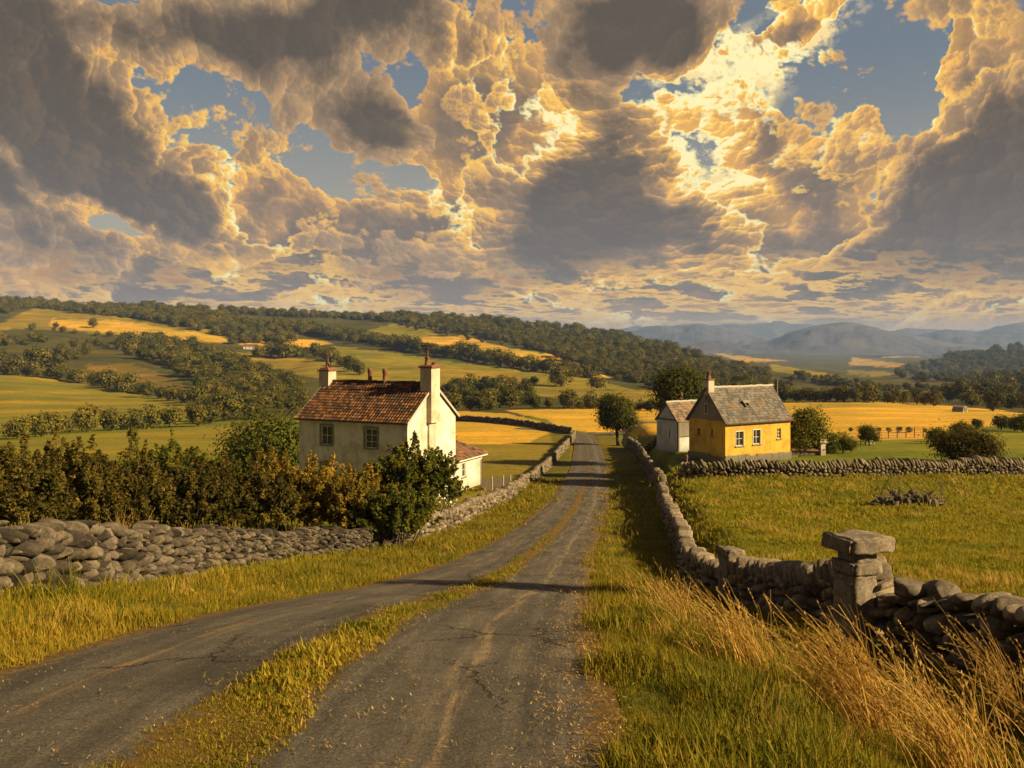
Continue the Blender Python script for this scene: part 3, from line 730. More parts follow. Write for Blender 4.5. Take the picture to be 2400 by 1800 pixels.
def gabled(parent, w, d, h, rise, over, tile, course, kind, mat_roof, seed, mat_ridge=None, verge=.16):
    """pitched roof, ridge along x, for a box w x d with eaves at h"""
    s = math.hypot(d / 2, rise); e = over / s * rise / 1.0; up = np.array((0, d / 2, rise)) / s; ov = over
    slab = MB(); th = .10
    for sg, yb in ((1, 0), (-1, d)):
        u2 = np.array((0, sg * up[1], up[2])); nr = np.array((0, -sg * up[2], up[1])); p0 = np.array((-verge, yb, h)) - u2 * ov
        q = [p0, p0 + (w + 2 * verge) * np.array((1, 0, 0)), p0 + (w + 2 * verge) * np.array((1, 0, 0)) + u2 * (s + ov), p0 + u2 * (s + ov)]
        v = [a + nr * .02 for a in q] + [a - nr * th for a in q]
        slab.add(v, [[0, 1, 2, 3], [7, 6, 5, 4], [0, 4, 5, 1], [1, 5, 6, 2], [3, 7, 4, 0]], .3)
        tiled_slope(slab, p0 + nr * .022, (1, 0, 0), u2, w + 2 * verge, s + ov, tile, course, kind, seed + (sg > 0), nr)
    o = slab.build('roof', mat_roof, parent)
    c = MB(); ridge_caps(c, (-verge, d / 2, h + rise + .07), (w + verge, d / 2, h + rise + .07), .12, .42, seed + 5); c.build('ridge', mat_ridge or mat_roof, o, True)
    return o
def gable_tri(mb, d, h, rise, M, mat=0):
    Mr, Mt = np.array(M.to_3x3()), np.array(M.translation)
    mb.add(np.array([(0, 0, h), (d, 0, h), (d / 2, 0, h + rise - .02)], float) @ Mr.T + Mt, [[0, 1, 2]], .5, mat)
def pot(parent, x, y, z, hgt, r, cap=None):
    t = MB(); t.tube([(x, y, z), (x, y, z + .08), (x, y, z + .1), (x, y, z + hgt * .82), (x, y, z + hgt * .86), (x, y, z + hgt)], [r * 1.25, r * 1.2, r, r * .86, r * 1.12, r * 1.08], 12)
    o = t.build('chimney_pot', M_TERRA, parent, True)
    if cap == 'dome':
        t = MB(); t.tube([(x, y, z + hgt), (x, y, z + hgt + .10), (x, y, z + hgt + .20), (x, y, z + hgt + .27)], [r * .9, r * 1.2, r * .9, r * .2], 12); t.build('cowl', M_TERRA, o, True)
    return o

M_BUFF = mat('buff_render', m_plaster((.52, .46, .36), (.36, .29, .20), (.16, .125, .09), .7), .9, (.3, .03))
# --- the white farmhouse
HX, HY = -7.35, 60.0; HA = RAD(25)
hz = gz(-9, 62) - .15
WH, WD, WW, RISE = -5.62 - hz, 7.0, 9.5, 2.45
house = empty('farmhouse', (HX - WW * math.cos(HA), HY + WW * math.sin(HA), hz), -HA,
              'two-storey white farmhouse with a rusty red tiled roof behind the brown bushes', 'house')
wins = [(2.05, 3.0, WH - 2.0, WH - .62), (5.95, 6.95, WH - 2.05, WH - .66), (5.95, 6.95, WH - 4.75, WH - 3.35), (2.05, 3.0, WH - 4.75, WH - 3.4)]
mb = MB(); panel(mb, WW, WH, wins, side_matrix(WW, WD, 'front'))
for s_ in ('right', 'left'):
    M = side_matrix(WW, WD, s_); panel(mb, WD, WH, [], M); gable_tri(mb, WD, WH, RISE, M)
panel(mb, WW, WH, [], side_matrix(WW, WD, 'back'))
mb.box((.05, .17, 0), (WW - .05, WD - .05, WH - .02), None)
mb.build('wall', M_WHITE, house)
for q in wins: window(house, Matrix.Identity(4), *q, cols=2, rows=3 if q[1] > 5 and q[2] > 2.9 else 2, surround=.17)
roof = gabled(house, WW, WD, WH, RISE, .30, .26, .33, 'pan', M_CLAY, 3, M_CLAY)
g = MB(); 
g.box((-.18, -.38, WH - .20), (WW + .18, -.26, WH - .10)); g.build('gutter', M_IRON, house)
for sx, x in ((1, WW + .165), (-1, -.20)):
    for sg in (0, 1):
        g = MB()
        y0, y1 = (-.27, WD / 2) if sg == 0 else (WD + .27, WD / 2)
        z0, z1 = WH - .19, WH + RISE
        v = [(x, y0, z0 - .10), (x + .035, y0, z0 - .10), (x + .035, y1, z1 - .10), (x, y1, z1 - .10), (x, y0, z0 + .10), (x + .035, y0, z0 + .10), (x + .035, y1, z1 + .10), (x, y1, z1 + .10)]
        g.add(v, [[0, 1, 2, 3], [7, 6, 5, 4], [0, 4, 5, 1], [1, 5, 6, 2], [2, 6, 7, 3], [3, 7, 4, 0]])
        g.build('bargeboard', M_PALEWOOD, house)
# right gable chimney with its breast running down the wall
c = MB(); cy = WD / 2 - .25
c.box((WW - .55, cy - .62, WH + RISE - 1.2), (WW + .40, cy + .62, WH + RISE + 1.22)); c.box((WW + .003, cy - .62, WH - .35), (WW + .40, cy + .62, WH + RISE - 1.202), taper=1)
c.box((WW + .003, cy - .50, 1.2), (WW + .16, cy + .50, WH - .352))
ch = c.build('chimney', M_BUFF, house)
c = MB(); c.box((WW - .66, cy - .73, WH + RISE + 1.223), (WW + .51, cy + .73, WH + RISE + 1.33)); c.box((WW - .60, cy - .67, WH + RISE + 1.332), (WW + .45, cy + .67, WH + RISE + 1.42), taper=.9); c.build('chimney_cap', M_TERRA, ch)
p = pot(ch, WW - .30, cy - .05, WH + RISE + 1.40, .62, .17)
pot(ch, WW + .15, cy + .25, WH + RISE + 1.40, .22, .2)
c = MB(); zz = WH + RISE + 2.0; x = WW - .30
c.tube([(x, cy, zz), (x, cy, zz + .85)], [.10, .045], 8); c.tube([(x - .55, cy - .1, zz + .90), (x + .55, cy + .12, zz + .82)], .055, 6); c.tube([(x - .12, cy, zz + .62), (x + .12, cy, zz + .62)], .06, 6)
c.build('vane', M_IRON, p)
# left gable chimney
c = MB(); cy = WD / 2 - .1; c.box((-.42, cy - .5, WH + RISE - .75), (.48, cy + .5, WH + RISE + .85)); ch = c.build('chimney', M_BRICK, house)
c = MB(); c.box((-.52, cy - .6, WH + RISE + .852), (.58, cy + .6, WH + RISE + .95)); c.box((-.40, cy - .5, WH + RISE + .952), (.46, cy + .5, WH + RISE + 1.12), taper=.8); c.build('chimney_cap', M_TERRA, ch)
p = pot(ch, .03, cy, WH + RISE + 1.1, .42, .15); c = MB(); c.tube([(.03, cy, WH + RISE + 1.5), (.03, cy, WH + RISE + 1.95), (.03, cy, WH + RISE + 2.35)], [.12, .06, .03], 8); c.build('spike', M_IRON, p)
c = MB(); c.tube([(.36, cy, WH + RISE + 1.1), (.36, cy, WH + RISE + 1.5)], [.07, .06], 8); c.build('stub_pipe', M_IRON, ch)
for x, k in ((3.95, 'dome'), (5.3, 'dome')):
    o = pot(house, x, WD / 2, WH + RISE + .05, .82, .17, k); o.name = 'ridge_pot'
# rear wing seen past the gable, hipped roof
EW, EL, EH, ER = 4.2, 4.7, 2.05 + .0, 1.25
EH = -9.2 - hz
wing = MB(); M = Matrix.Translation((WW - .06, WD + .003, 0)) @ Matrix.Rotation(RAD(90), 4, 'Z')
whole = [(1.15, 1.75, EH - 1.55, EH - .45)]
panel(wing, EL, EH, whole, M)
M2 = Matrix.Translation((WW - .06, WD + EL, 0)) @ Matrix.Rotation(RAD(180), 4, 'Z'); panel(wing, EW, EH, [], M2)
M3 = Matrix.Translation((WW - .06 - EW, WD + EL, 0)) @ Matrix.Rotation(RAD(-90), 4, 'Z'); panel(wing, EL, EH, [], M3)
wing.box((WW - EW, WD + .06, 0), (WW - .26, WD + EL - .1, EH - .02))
wo = wing.build('rear_wing', M_WHITE, house)
window(wo, M, *whole[0], cols=2, rows=2, sill=True)
r = MB(); ov = .28; e0 = np.array((WW - .06 + ov, WD + .01, EH - .10)); pk = np.array((WW - .06 - EW / 2, WD + .01, EH + ER)); pk2 = np.array((WW - .06 - EW / 2, WD + EL - EW / 2, EH + ER))
L_ = EL + ov; up = pk - e0; s = np.linalg.norm(up); up /= s; nr = np.cross((0, 1, 0), up); nr = nr if nr[2] > 0 else -nr
e1 = np.array((WW - .06 + ov, WD + EL + ov, EH - .10)); e2 = np.array((WW - .06 - EW - ov, WD + EL + ov, EH - .10)); e3 = np.array((WW - .06 - EW - ov, WD + .01, EH - .10))
r.add([e0, e1, pk2, pk], [[0, 1, 2, 3]]); r.add([e1, e2, pk2], [[0, 1, 2]]); r.add([e2, e3, pk, pk2], [[0, 1, 2, 3]]); r.add([e0, e1, e2, e3], [[3, 2, 1, 0]])
tiled_slope(r, e0 + nr * .02, (0, 1, 0), up, L_, s, .30, .34, 'pan', 9, nr, None, lambda t: L_ - t * (EW / 2 + ov))
ro = r.build('wing_roof', M_CLAY2, wo)
c = MB(); ridge_caps(c, pk + [0, 0, .05], pk2 + [0, 0, .05], .1, .4, 3); ridge_caps(c, pk2 + [0, 0, .05], e1 + [0, 0, .08], .1, .4, 4); c.build('wing_ridge', M_CLAY2, wo, True)
c = MB(); c.box((WW - .06 + ov - .02, WD + .02, EH - .20), (WW - .06 + ov + .09, WD + EL + ov, EH - .105)); c.build('wing_gutter', M_FRAME, wo)
c = MB(); x = WW + .02; y = WD + EL - .35; c.tube([(x + .25, y, EH - .2), (x + .05, y, EH - .5), (x + .05, y, .05)], .055, 8); c.build('drainpipe', M_IRON, wo)

# --- the yellow cottage
CA = RAD(30); czb = -10.35
cot = empty('yellow_cottage', (18.0, 72.0, czb), CA, 'small yellow cottage with a steep grey slate roof and one brick chimney', 'house')
CW, CD, CH, CR = 7.8, 4.5, -6.78 - czb, 2.68
def zc(v): return (HV - v) / F * 72 - czb
wins = [(1.22, 2.10, zc(1048), zc(1014)), (3.25, 4.10, zc(1047), zc(1013)), (6.15, 6.62, zc(1038), zc(1013))]
mb = MB(); PL = .80
panel(mb, CW, CH, wins, Matrix.Identity(4))
Mg = side_matrix(CW, CD, 'left'); gw = [(1.05, 1.42, zc(1030) + .1, zc(1014) + .1), (2.75, 3.0, zc(1031) + .15, zc(1014) + .15)]
panel(mb, CD, CH, gw, Mg)
panel(mb, CD, CH, [], side_matrix(CW, CD, 'right')); panel(mb, CW, CH, [], side_matrix(CW, CD, 'back'))
mb.box((.2, .17, 0), (CW - .05, CD - .05, CH - .02)); mb.build('wall', M_YELLOW, cot)
for q in wins: window(cot, Matrix.Identity(4), *q, cols=2, rows=2 if q[0] < 6 else 3, surround=None)
for a, b, c_, d_ in wins[:2]:
    fr = MB(); k = .07; fr.box((a - k, -.03, c_ - .0), (a - .004, 0, d_ + k)); fr.box((b + .004, -.03, c_), (b + k, 0, d_ + k)); fr.box((a - .004, -.03, d_ + .004), (b + .004, 0, d_ + k)); fr.build('window_surround', M_FRAME, cot)
for q in gw: window(cot, Mg, *q, cols=1, rows=2, sill=True, frame=M_SURROUND)
loft = (CD / 2 - .16, CD / 2 + .16, CH + .55, CH + 1.35)
for s_ in ('left', 'right'):
    M = side_matrix(CW, CD, s_); gm = MB()
    Mr, Mt = np.array(M.to_3x3()), np.array(M.translation)
    v = np.array([(-.06, -.05, CH), (CD + .06, -.05, CH), (CD / 2, -.05, CH + CR)], float) @ Mr.T + Mt
    v2 = np.array([(-.06, .05, CH), (CD + .06, .05, CH), (CD / 2, .05, CH + CR)], float) @ Mr.T + Mt
    gm.add(np.concatenate([v, v2]), [[0, 1, 2], [5, 4, 3]]); gm.add(np.concatenate([v[:2], v2[:2]]), [[1, 0, 2, 3]])
    gm.build('gable', M_GREY, cot)
lw = MB(); lw.box((loft[0] - .05, -.085, loft[2] - .05), (loft[1] + .05, -.053, loft[3] + .05), Mg); lo = lw.build('loft_window', M_FRAME, cot)
lw = MB(); lw.box((loft[0], -.10, loft[2]), (loft[1], -.088, loft[3]), Mg); lw.build('pane', M_GLASS, lo)
lw = MB(); lw.box((CD / 2 - .05, -.075, CH + 1.62), (CD / 2 + .05, -.054, CH + 2.05), Mg); lw.build('tie_iron', M_IRON, cot); lw = MB(); lw.box((CD / 2 + .30, -.085, CH + 1.55), (CD / 2 + .42, -.054, CH + 1.67), Mg); lw.build('tie_iron', M_IRON, cot)
pl = MB(); r_ = np.random.default_rng(4)
for M, L_ in ((Matrix.Identity(4), CW), (Mg, CD), (side_matrix(CW, CD, 'right'), CD)):
    x = -.07
    while x < L_:
        w_ = .35 + r_.random() * .5; pl.box((x, -.08 - r_.random() * .05, -.3), (min(x + w_, L_ + .07), -.002, PL * (.60 + .25 * r_.random())), M, r_.random(), taper=.96); x += w_ + .004
pl.build('plinth', M_PLINTH, cot)
roof = gabled(cot, CW, CD, CH, CR, .28, .24, .27, 'flat', M_SLATE, 21, M_PALEWOOD, .14)
c = MB(); c.box((-.14, -.30, CH - .26), (CW + .16, -.20, CH - .16)); c.build('gutter', M_IRON, cot)
for M, off in ((Mg, 0), ):
    for sg in (0, 1):
        c = MB()
        y0, y1 = (-.25, CD / 2) if sg == 0 else (CD + .25, CD / 2); z0, z1 = CH - .22, CH + CR + .10
        v = np.array([(y0, -.20, z0 - .10), (y0, -.155, z0 - .10), (y1, -.155, z1 - .12), (y1, -.20, z1 - .12), (y0, -.20, z0 + .08), (y0, -.155, z0 + .08), (y1, -.155, z1 + .06), (y1, -.20, z1 + .06)], float)
        c.add(v @ np.array(M.to_3x3()).T + np.array(M.translation), [[0, 1, 2, 3], [7, 6, 5, 4], [0, 4, 5, 1], [1, 5, 6, 2], [2, 6, 7, 3], [3, 7, 4, 0]])
        c.build('bargeboard', M_WOOD, cot)
c = MB(); c.box((-.10, CD / 2 - .34, CH + CR - .5), (.55, CD / 2 + .34, CH + CR + .75)); ch = c.build('chimney', M_BRICK, cot)
c = MB(); c.box((-.18, CD / 2 - .42, CH + CR + .752), (.63, CD / 2 + .42, CH + CR + .86)); c.build('chimney_cap', M_TERRA, ch); pot(ch, .22, CD / 2, CH + CR + .85, .62, .17)
# skylight standing a little out of the slates
sl = math.hypot(CD / 2, CR); upv = Vector((0, CD / 2 / sl, CR / sl)); nv = Vector((0, -CR / sl, CD / 2 / sl))
Ms = Matrix.Translation(Vector((3.0, 0, CH)) + upv * 1.30 + nv * .03) @ Matrix(((1, 0, 0), (0, upv.y, nv.y), (0, upv.z, nv.z))).to_4x4()
c = MB(); c.box((.1, 0, 0), (.17, .5, .22), Ms); c.box((.53, 0, 0), (.60, .5, .22), Ms); c.box((.171, 0, 0), (.529, .07, .17), Ms); c.box((-.02, .30, .222), (.72, .62, .27), Ms); sk = c.build('skylight', M_SURROUND, cot)
c = MB(); c.box((.172, .072, .03), (.528, .49, .05), Ms); c.build('pane', M_GLASS, sk)
c = MB(); c.box((-1.6, CD - 1.2, -.10), (-.1, CD - .1, .16)); c.build('doorstep', M_PLINTH, cot)

# --- the limewashed shed beside it
shz = gz(16.2, 84) - .12
shed = empty('limewashed_shed', (16.25, 84.0, shz), CA, 'small grey limewashed shed with a rust stained roof behind the yellow cottage', 'shed')
SW, SD, SH, SR = 5.0, 3.1, -7.8 - shz, 1.65
mb = MB(); M = side_matrix(SW, SD, 'left'); hole = [(1.9, 2.05, SH * .42, SH * .66)]
panel(mb, SD, SH, hole, M); gable_tri(mb, SD, SH, SR, M); panel(mb, SW, SH, [], Matrix.Identity(4)); M4 = side_matrix(SW, SD, 'right'); panel(mb, SD, SH, [], M4); gable_tri(mb, SD, SH, SR, M4); panel(mb, SW, SH, [], side_matrix(SW, SD, 'back'))
mb.box((.2, .1, 0), (SW - .05, SD - .05, SH - .02)); mb.build('wall', M_GREYWASH, shed)
c = MB(); c.box((1.9, .1, SH * .42), (2.05, .12, SH * .66), M); c.build('slit_window', M_GLASS, shed)
gabled(shed, SW, SD, SH, SR, .22, .26, .30, 'flat', M_RUSTSLATE, 31, M_PALEWOOD, .12)
c = MB(); c.box((.15, -.14, SH * .50), (2.6, -.02, SH - .14)); c.build('stone_patch', M_PLINTH, shed)
c = MB(); c.box((.02, -.17, 0), (.16, -.003, SH - .12)); c.build('corner_post', M_WOOD, shed)
c = MB(); c.box((-.16, -.04, SH - .02), (-.05, SD + .04, SH + .09)); c.build('tie_beam', M_WOOD, shed)
c = MB(); x = 1.9; z = SH + SR + .1
c.tube([(x, SD / 2, z), (x, SD / 2, z + .45)], .05, 8); c.tube([(x, SD / 2, z + .42), (x, SD / 2, z + .58), (x, SD / 2, z + .78), (x, SD / 2, z + .9)], [.06, .17, .17, .05], 10); c.tube([(x - .22, SD / 2, z + .3), (x + .22, SD / 2, z + .3)], .04, 6); c.build('finial', M_TERRA, shed)

# --- the low ruined outhouse at the far end of the cottage
oz = gz(27.2, 78) - .1
ruin = empty('stone_outhouse', (25.6, 78.0, oz), RAD(10), 'low stone outhouse with a sagging red roof beside the yellow cottage', 'shed')
c = MB(); r_ = np.random.default_rng(8)
for j in range(3):
    x = 0
    while x < 2.7:
        w_ = .25 + r_.random() * .3; c.box((x, 0, j * .24 - .1), (x + w_ - .02, .4, j * .24 + .125), None, r_.random(), taper=.9); x += w_
c.build('wall', M_STONE_FAR, ruin)
c = MB(); v = [(-.1, -.15, .75), (2.9, -.15, .6), (2.6, 1.6, 1.25), (.1, 1.7, 1.75), (-.1, -.15, .62), (2.9, -.15, .48), (2.6, 1.6, 1.12), (.1, 1.7, 1.62)]
c.add(v, [[0, 1, 2, 3], [7, 6, 5, 4], [0, 4, 5, 1], [1, 5, 6, 2], [2, 6, 7, 3], [3, 7, 4, 0]]); c.build('roof', M_CLAY2, ruin)
c = MB(); c.box((2.72, -.25, -.2), (3.22, .3, 1.25), None, .5, taper=.9); c.box((2.62, -.32, 1.252), (3.32, .37, 1.40), taper=1.05); c.box((2.7, -.2, 1.402), (2.86, .2, 1.66)); c.box((3.1, -.2, 1.402), (3.26, .2, 1.62)); c.build('gate_pier', M_BRICK, ruin)

# --- the arched barn far off on the right
p = at(2250, 262); barn = empty('arched_barn', p, RAD(-50), 'pale arched barn half hidden by the dark wood on the right', 'barn')
c = MB(); n = 12; rad, ln = 1.8, 3.2
arc = [(-ln / 2, -rad * math.cos(math.pi * k / n), .4 + rad * .85 * math.sin(math.pi * k / n)) for k in range(n + 1)]
v = [(x + s * ln, y, z) for s in (0, 1) for x, y, z in arc]; c.add(v, [[k, k + 1, n + 2 + k, n + 1 + k] for k in range(n)])
c.add([(-ln / 2 + .02, y, z) for _, y, z in arc], [list(range(n + 1))]); c.add([(ln / 2 - .02, y, z) for _, y, z in arc], [list(range(n + 1))[::-1]]); c.build('vault', M_PLINTH, barn, False)
c = MB(); c.box((-ln / 2, -rad, -.5), (ln / 2, rad, .41)); c.build('wall', M_BRICK, barn)
c = MB(); c.box((ln / 2 + .01, -.8, -.2), (ln / 2 + .06, .8, 1.5)); c.build('door', M_WOOD, barn)

# --- small far farmstead on the left hillside
p = at(570, 905); farm = empty('hillside_farm', p, RAD(12), 'tiny pale farmstead with a low roof far off on the left hillside', 'house')
c = MB(); c.box((0, 0, -1), (13, 6, 3.0)); c.build('wall', M_WHITE, farm)
c = MB(); c.add([(-.4, -.5, 2.95), (13.4, -.5, 2.95), (13.4, 3, 5.4), (-.4, 3, 5.4), (-.4, 6.5, 2.95), (13.4, 6.5, 2.95)], [[0, 1, 2, 3], [3, 2, 5, 4], [0, 3, 4], [1, 5, 2], [0, 4, 5, 1]]); c.build('roof', M_CLAY2, farm)
for x in (2, 6, 10):
    c = MB(); c.box((x, -.06, 1.1), (x + 1, -.01, 2.2)); c.build('window', M_GLASS, farm)
# ------------------------------------------------------------------ dry-stone walls
def _ico(sub):
    bm = bmesh.new(); bmesh.ops.create_icosphere(bm, subdivisions=sub, radius=1); v = np.array([x.co for x in bm.verts]); f = np.array([[q.index for q in p.verts] for p in bm.faces]); bm.free(); return v, f
def _stones(sub, n, seed, cuts=(5, 9), blocky=.82, rough=.04):
    out = []; base, f = _ico(sub); r = np.random.default_rng(seed)
    for i in range(n):
        v = np.sign(base) * np.abs(base) ** blocky; v /= np.abs(v).max(0)
        for _ in range(r.integers(*cuts)):
            d = r.normal(size=3); d /= np.linalg.norm(d); o = r.uniform(.64, .95); k = v @ d - o; k[k < 0] = 0; v = v - k[:, None] * d * .94
        o = r.random(3) * 50
        nz = fbm(v[:, 0] * 2.2 + o[0] + v[:, 2] * 1.3, v[:, 1] * 2.2 + o[1] - v[:, 2], 3)
        v = v * (1 + nz[:, None] * rough * 2.2)
        v /= np.abs(v).max(0); out.append(v)
    return out, f
ROUND3 = _stones(4, 14, 31, (3, 7), .95, .04)
SLAB = {3: _stones(4, 10, 7, (1, 4), .42, .03), 2: _stones(3, 10, 8, (1, 4), .42, .03), 1: _stones(2, 10, 9, (0, 3), .42, .02)}
M_STONE_NEAR = mat('brightened_stone', m_stone(lin(78, 69, 60), lin(146, 131, 112), 1), .9, (.7, .03), .2)  # lighter copy of the field stone, coloured up to brighten the shaded walls
STONE = {3: _stones(4, 14, 1), 2: _stones(3, 14, 2), 1: _stones(2, 14, 3)}
def rotm(rx, ry, rz):
    return np.array(Matrix.Rotation(rz, 3, 'Z') @ Matrix.Rotation(ry, 3, 'Y') @ Matrix.Rotation(rx, 3, 'X'))
def resample(path, step):
    p = np.array(path, float); 
    q = [p[0]]
    # a smooth line through the points
    out = []
    for i in range(len(p) - 1):
        a, b, c, d = p[max(i - 1, 0)], p[i], p[i + 1], p[min(i + 2, len(p) - 1)]
        for t in np.linspace(0, 1, 24, endpoint=False):
            out.append(.5 * ((2 * b) + (c - a) * t + (2 * a - 5 * b + 4 * c - d) * t * t + (3 * b - a - 3 * c + d) * t ** 3))
    out.append(p[-1]); out = np.array(out)
    L = np.concatenate([[0], np.cumsum(np.linalg.norm(np.diff(out, axis=0), axis=1))])
    return out, L
def stone_wall(name, label, path, h, size, lod, seed, coping=None, thick=.50, mat_=None, hvar=.12, core=True, group='dry stone walls of the lane and the fields'):
    r = np.random.default_rng(seed); pts, L = resample(path, .2); tot = L[-1]
    def P_(s): return np.interp(s, L, pts[:, 0]), np.interp(s, L, pts[:, 1])
    def ang(s):
        a, b = P_(max(s - .4, 0)), P_(min(s + .4, tot)); return math.atan2(b[1] - a[1], b[0] - a[0])
    hh = (lambda s: np.interp(s / tot, np.linspace(0, 1, len(h)), h)) if hasattr(h, '__len__') else (lambda s: h)
    sz = (lambda s: np.interp(s / tot, np.linspace(0, 1, len(size)), size)) if hasattr(size, '__len__') else (lambda s: size)
    mb = MB(); protos, f = ROUND3 if lod == 3 and thick < .6 else STONE[lod]
    def put(s, z, sx, sy, sz_, off=0, tilt=.28 if lod == 3 else .12, rn=None):
        x, y = P_(s); a = ang(s); g = gz(x, y); v = protos[r.integers(len(protos))] * np.array((sx, sy, sz_)) / 2
        v = v @ rotm(r.normal() * min(tilt, .14), r.normal() * tilt, a + r.normal() * .09).T
        nx, ny = -math.sin(a), math.cos(a)
        mb.add(v + np.array((x + nx * off, y + ny * off, g + z)), f, r.random() if rn is None else rn)
    top = {}
    zc = None; s = 0
    # columns are filled course by course with the stone size of the place
    course = 0; filled = True
    z_at = np.zeros(400) - .12; sgrid = np.linspace(0, tot, 400)
    while filled and course < 14:
        s = -r.random() * .2; filled = False
        while s < tot:
            c = sz(max(s, 0)); w = c * (r.uniform(.62, 1.22) if lod == 3 else r.uniform(.75, 1.75)); k = (sgrid >= s) & (sgrid <= s + w)
            zb = z_at[k].mean() if k.any() else np.interp(s, sgrid, z_at)
            lim = hh(max(s, 0)) + (vnoise(np.array([s * .35 + seed]), np.array([1.7]))[0] * hvar * 2)
            hgt = c * r.uniform(.72, 1.12)
            if zb < lim - c * .45:
                sc = min(max(s + w / 2, 0), tot)
                put(sc, zb + hgt * .49, w * (1.0 if lod == 3 else 1.03), thick * r.uniform(.84, 1.18) * (1.08 - .22 * zb / max(lim, .1)), hgt * 1.07, r.normal() * .04)
                if lod == 3 and r.random() < .8:
                    q = c * r.uniform(.28, .5); put(min(max(s + w * r.uniform(.9, 1.05), 0), tot), zb + hgt * r.uniform(.3, 1.05), q, thick * .85, q, r.normal() * .05, .5)
                z_at[k] = zb + hgt * (.98 if lod == 3 else .93); filled = True
            s += w * (1.03 if lod == 3 else .97)
        course += 1
    if coping:
        cw, chh, lean = coping; s = 0
        while s < tot:
            w = cw * r.uniform(.75, 1.4); zb = np.interp(s, sgrid, z_at); x, y = P_(s); a = ang(s); g = gz(x, y)
            hg = chh * r.uniform(.7, 1.3); v = SLAB[lod][0][r.integers(10)] * np.array((w * .80, thick * r.uniform(.8, 1.15), hg)) / 2
            v = v @ rotm(0, lean + r.normal() * .10, 0).T @ rotm(r.normal() * .06, 0, a + r.normal() * .10).T
            mb.add(v + np.array((x, y, g + zb + hg * .30)), SLAB[lod][1], .35 + .65 * r.random()); s += w * .92
    o = mb.build(name, [mat_ or M_STONE], None, smooth=True)
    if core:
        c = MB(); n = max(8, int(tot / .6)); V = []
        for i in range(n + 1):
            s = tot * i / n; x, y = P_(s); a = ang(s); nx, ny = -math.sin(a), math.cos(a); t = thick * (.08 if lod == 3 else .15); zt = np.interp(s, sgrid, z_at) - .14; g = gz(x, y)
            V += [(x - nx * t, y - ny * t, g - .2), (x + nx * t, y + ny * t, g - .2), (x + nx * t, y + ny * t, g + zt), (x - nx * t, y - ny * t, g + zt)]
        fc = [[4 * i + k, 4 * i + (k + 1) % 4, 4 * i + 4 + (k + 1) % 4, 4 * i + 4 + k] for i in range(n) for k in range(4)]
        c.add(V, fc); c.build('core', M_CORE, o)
    return tag(o, label, 'stone wall', group)

stone_wall('stone_wall', 'rough wall of big rounded grey boulders in front of the brown bushes', [(-9.2, 5.5), (-8.3, 9), (-7.7, 13), (-7.75, 18), (-7.9, 23), (-6.9, 29), (-5.6, 33.5), (-4.9, 36.5)], [1.05, 1.08, 1.1, 1.08, 1.0, .95, .95, 1.0], [.29, .28, .26, .23, .20, .19, .19, .19], 3, 41, None, .58)
stone_wall('stone_wall', 'grey wall winding up the left side of the road past the white house', [(-4.7, 37.5), (-3.9, 41), (-2.9, 46.5), (-1.7, 55), (-.2, 66), (1.6, 80), (3.7, 97), (6.2, 118), (9.2, 143), (12.0, 166), (13.3, 182)], [.80, .78, .78, .80, .85, .9, 1.0, 1.1], .27, 1, 42, (.22, .30, .12), .5, M_STONE_FAR)
stone_wall('stone_wall', 'far dark wall curving round the top of the yellow field by the road bend', [(12.9, 186), (9.0, 198), (3.0, 212), (-6, 226), (-18, 238), (-34, 246), (-50, 250)], 1.5, .5, 1, 43, None, .7, M_STONE_FAR)
stone_wall('stone_wall', 'low dark wall running right from the carved stone gate pillar', [(4.72, 10.72), (5.0, 9.7), (5.15, 8.6), (5.28, 7.4), (5.4, 6), (5.5, 4.4)], [.84, .84, .86, .9], [.22, .24, .26, .27], 3, 44, None, .60, M_STONE_NEAR)
stone_wall('stone_wall', 'curving dry stone wall between the grass verge and the green field, left of the pillar', [(4.86, 11.5), (4.95, 13.5), (5.0, 17), (4.95, 21), (5.4, 26), (6.6, 33), (8.0, 43), (9.05, 50), (10.45, 59.6)], [.74, .66, .64, .80, .95, 1.0, 1.05, 1.1, 1.2, 1.25], [.17, .19, .22, .26, .28], 2, 45, (.14, .32, .42), .50, M_STONE_NEAR)
stone_wall('stone_wall', 'wall leading from the cross wall up to the lone tree by the road', [(10.75, 60.4), (11.9, 69), (13.2, 80), (15.5, 100), (17.6, 119), (19.2, 141)], [1.35, 1.5, 1.5, 1.4], .34, 1, 46, (.22, .40, .35), .52, M_STONE_FAR)
stone_wall('stone_wall', 'straight wall with jagged slanting cope stones across the field below the yellow cottage', [(11.0, 60.2), (13.4, 58.9), (20, 58.6), (27, 59.8), (34, 61.4), (42, 63.2), (52, 65)], [.72, .80, .88], .25, 1, 47, (.21, .56, -.50), .5, M_STONE_FAR)
stone_wall('stone_wall', 'low garden wall behind the lone tree at the side of the limewashed shed', [(17.6, 117.5), (19.5, 113), (22.0, 107)], 1.2, .32, 1, 48, None, .5, M_STONE_FAR)

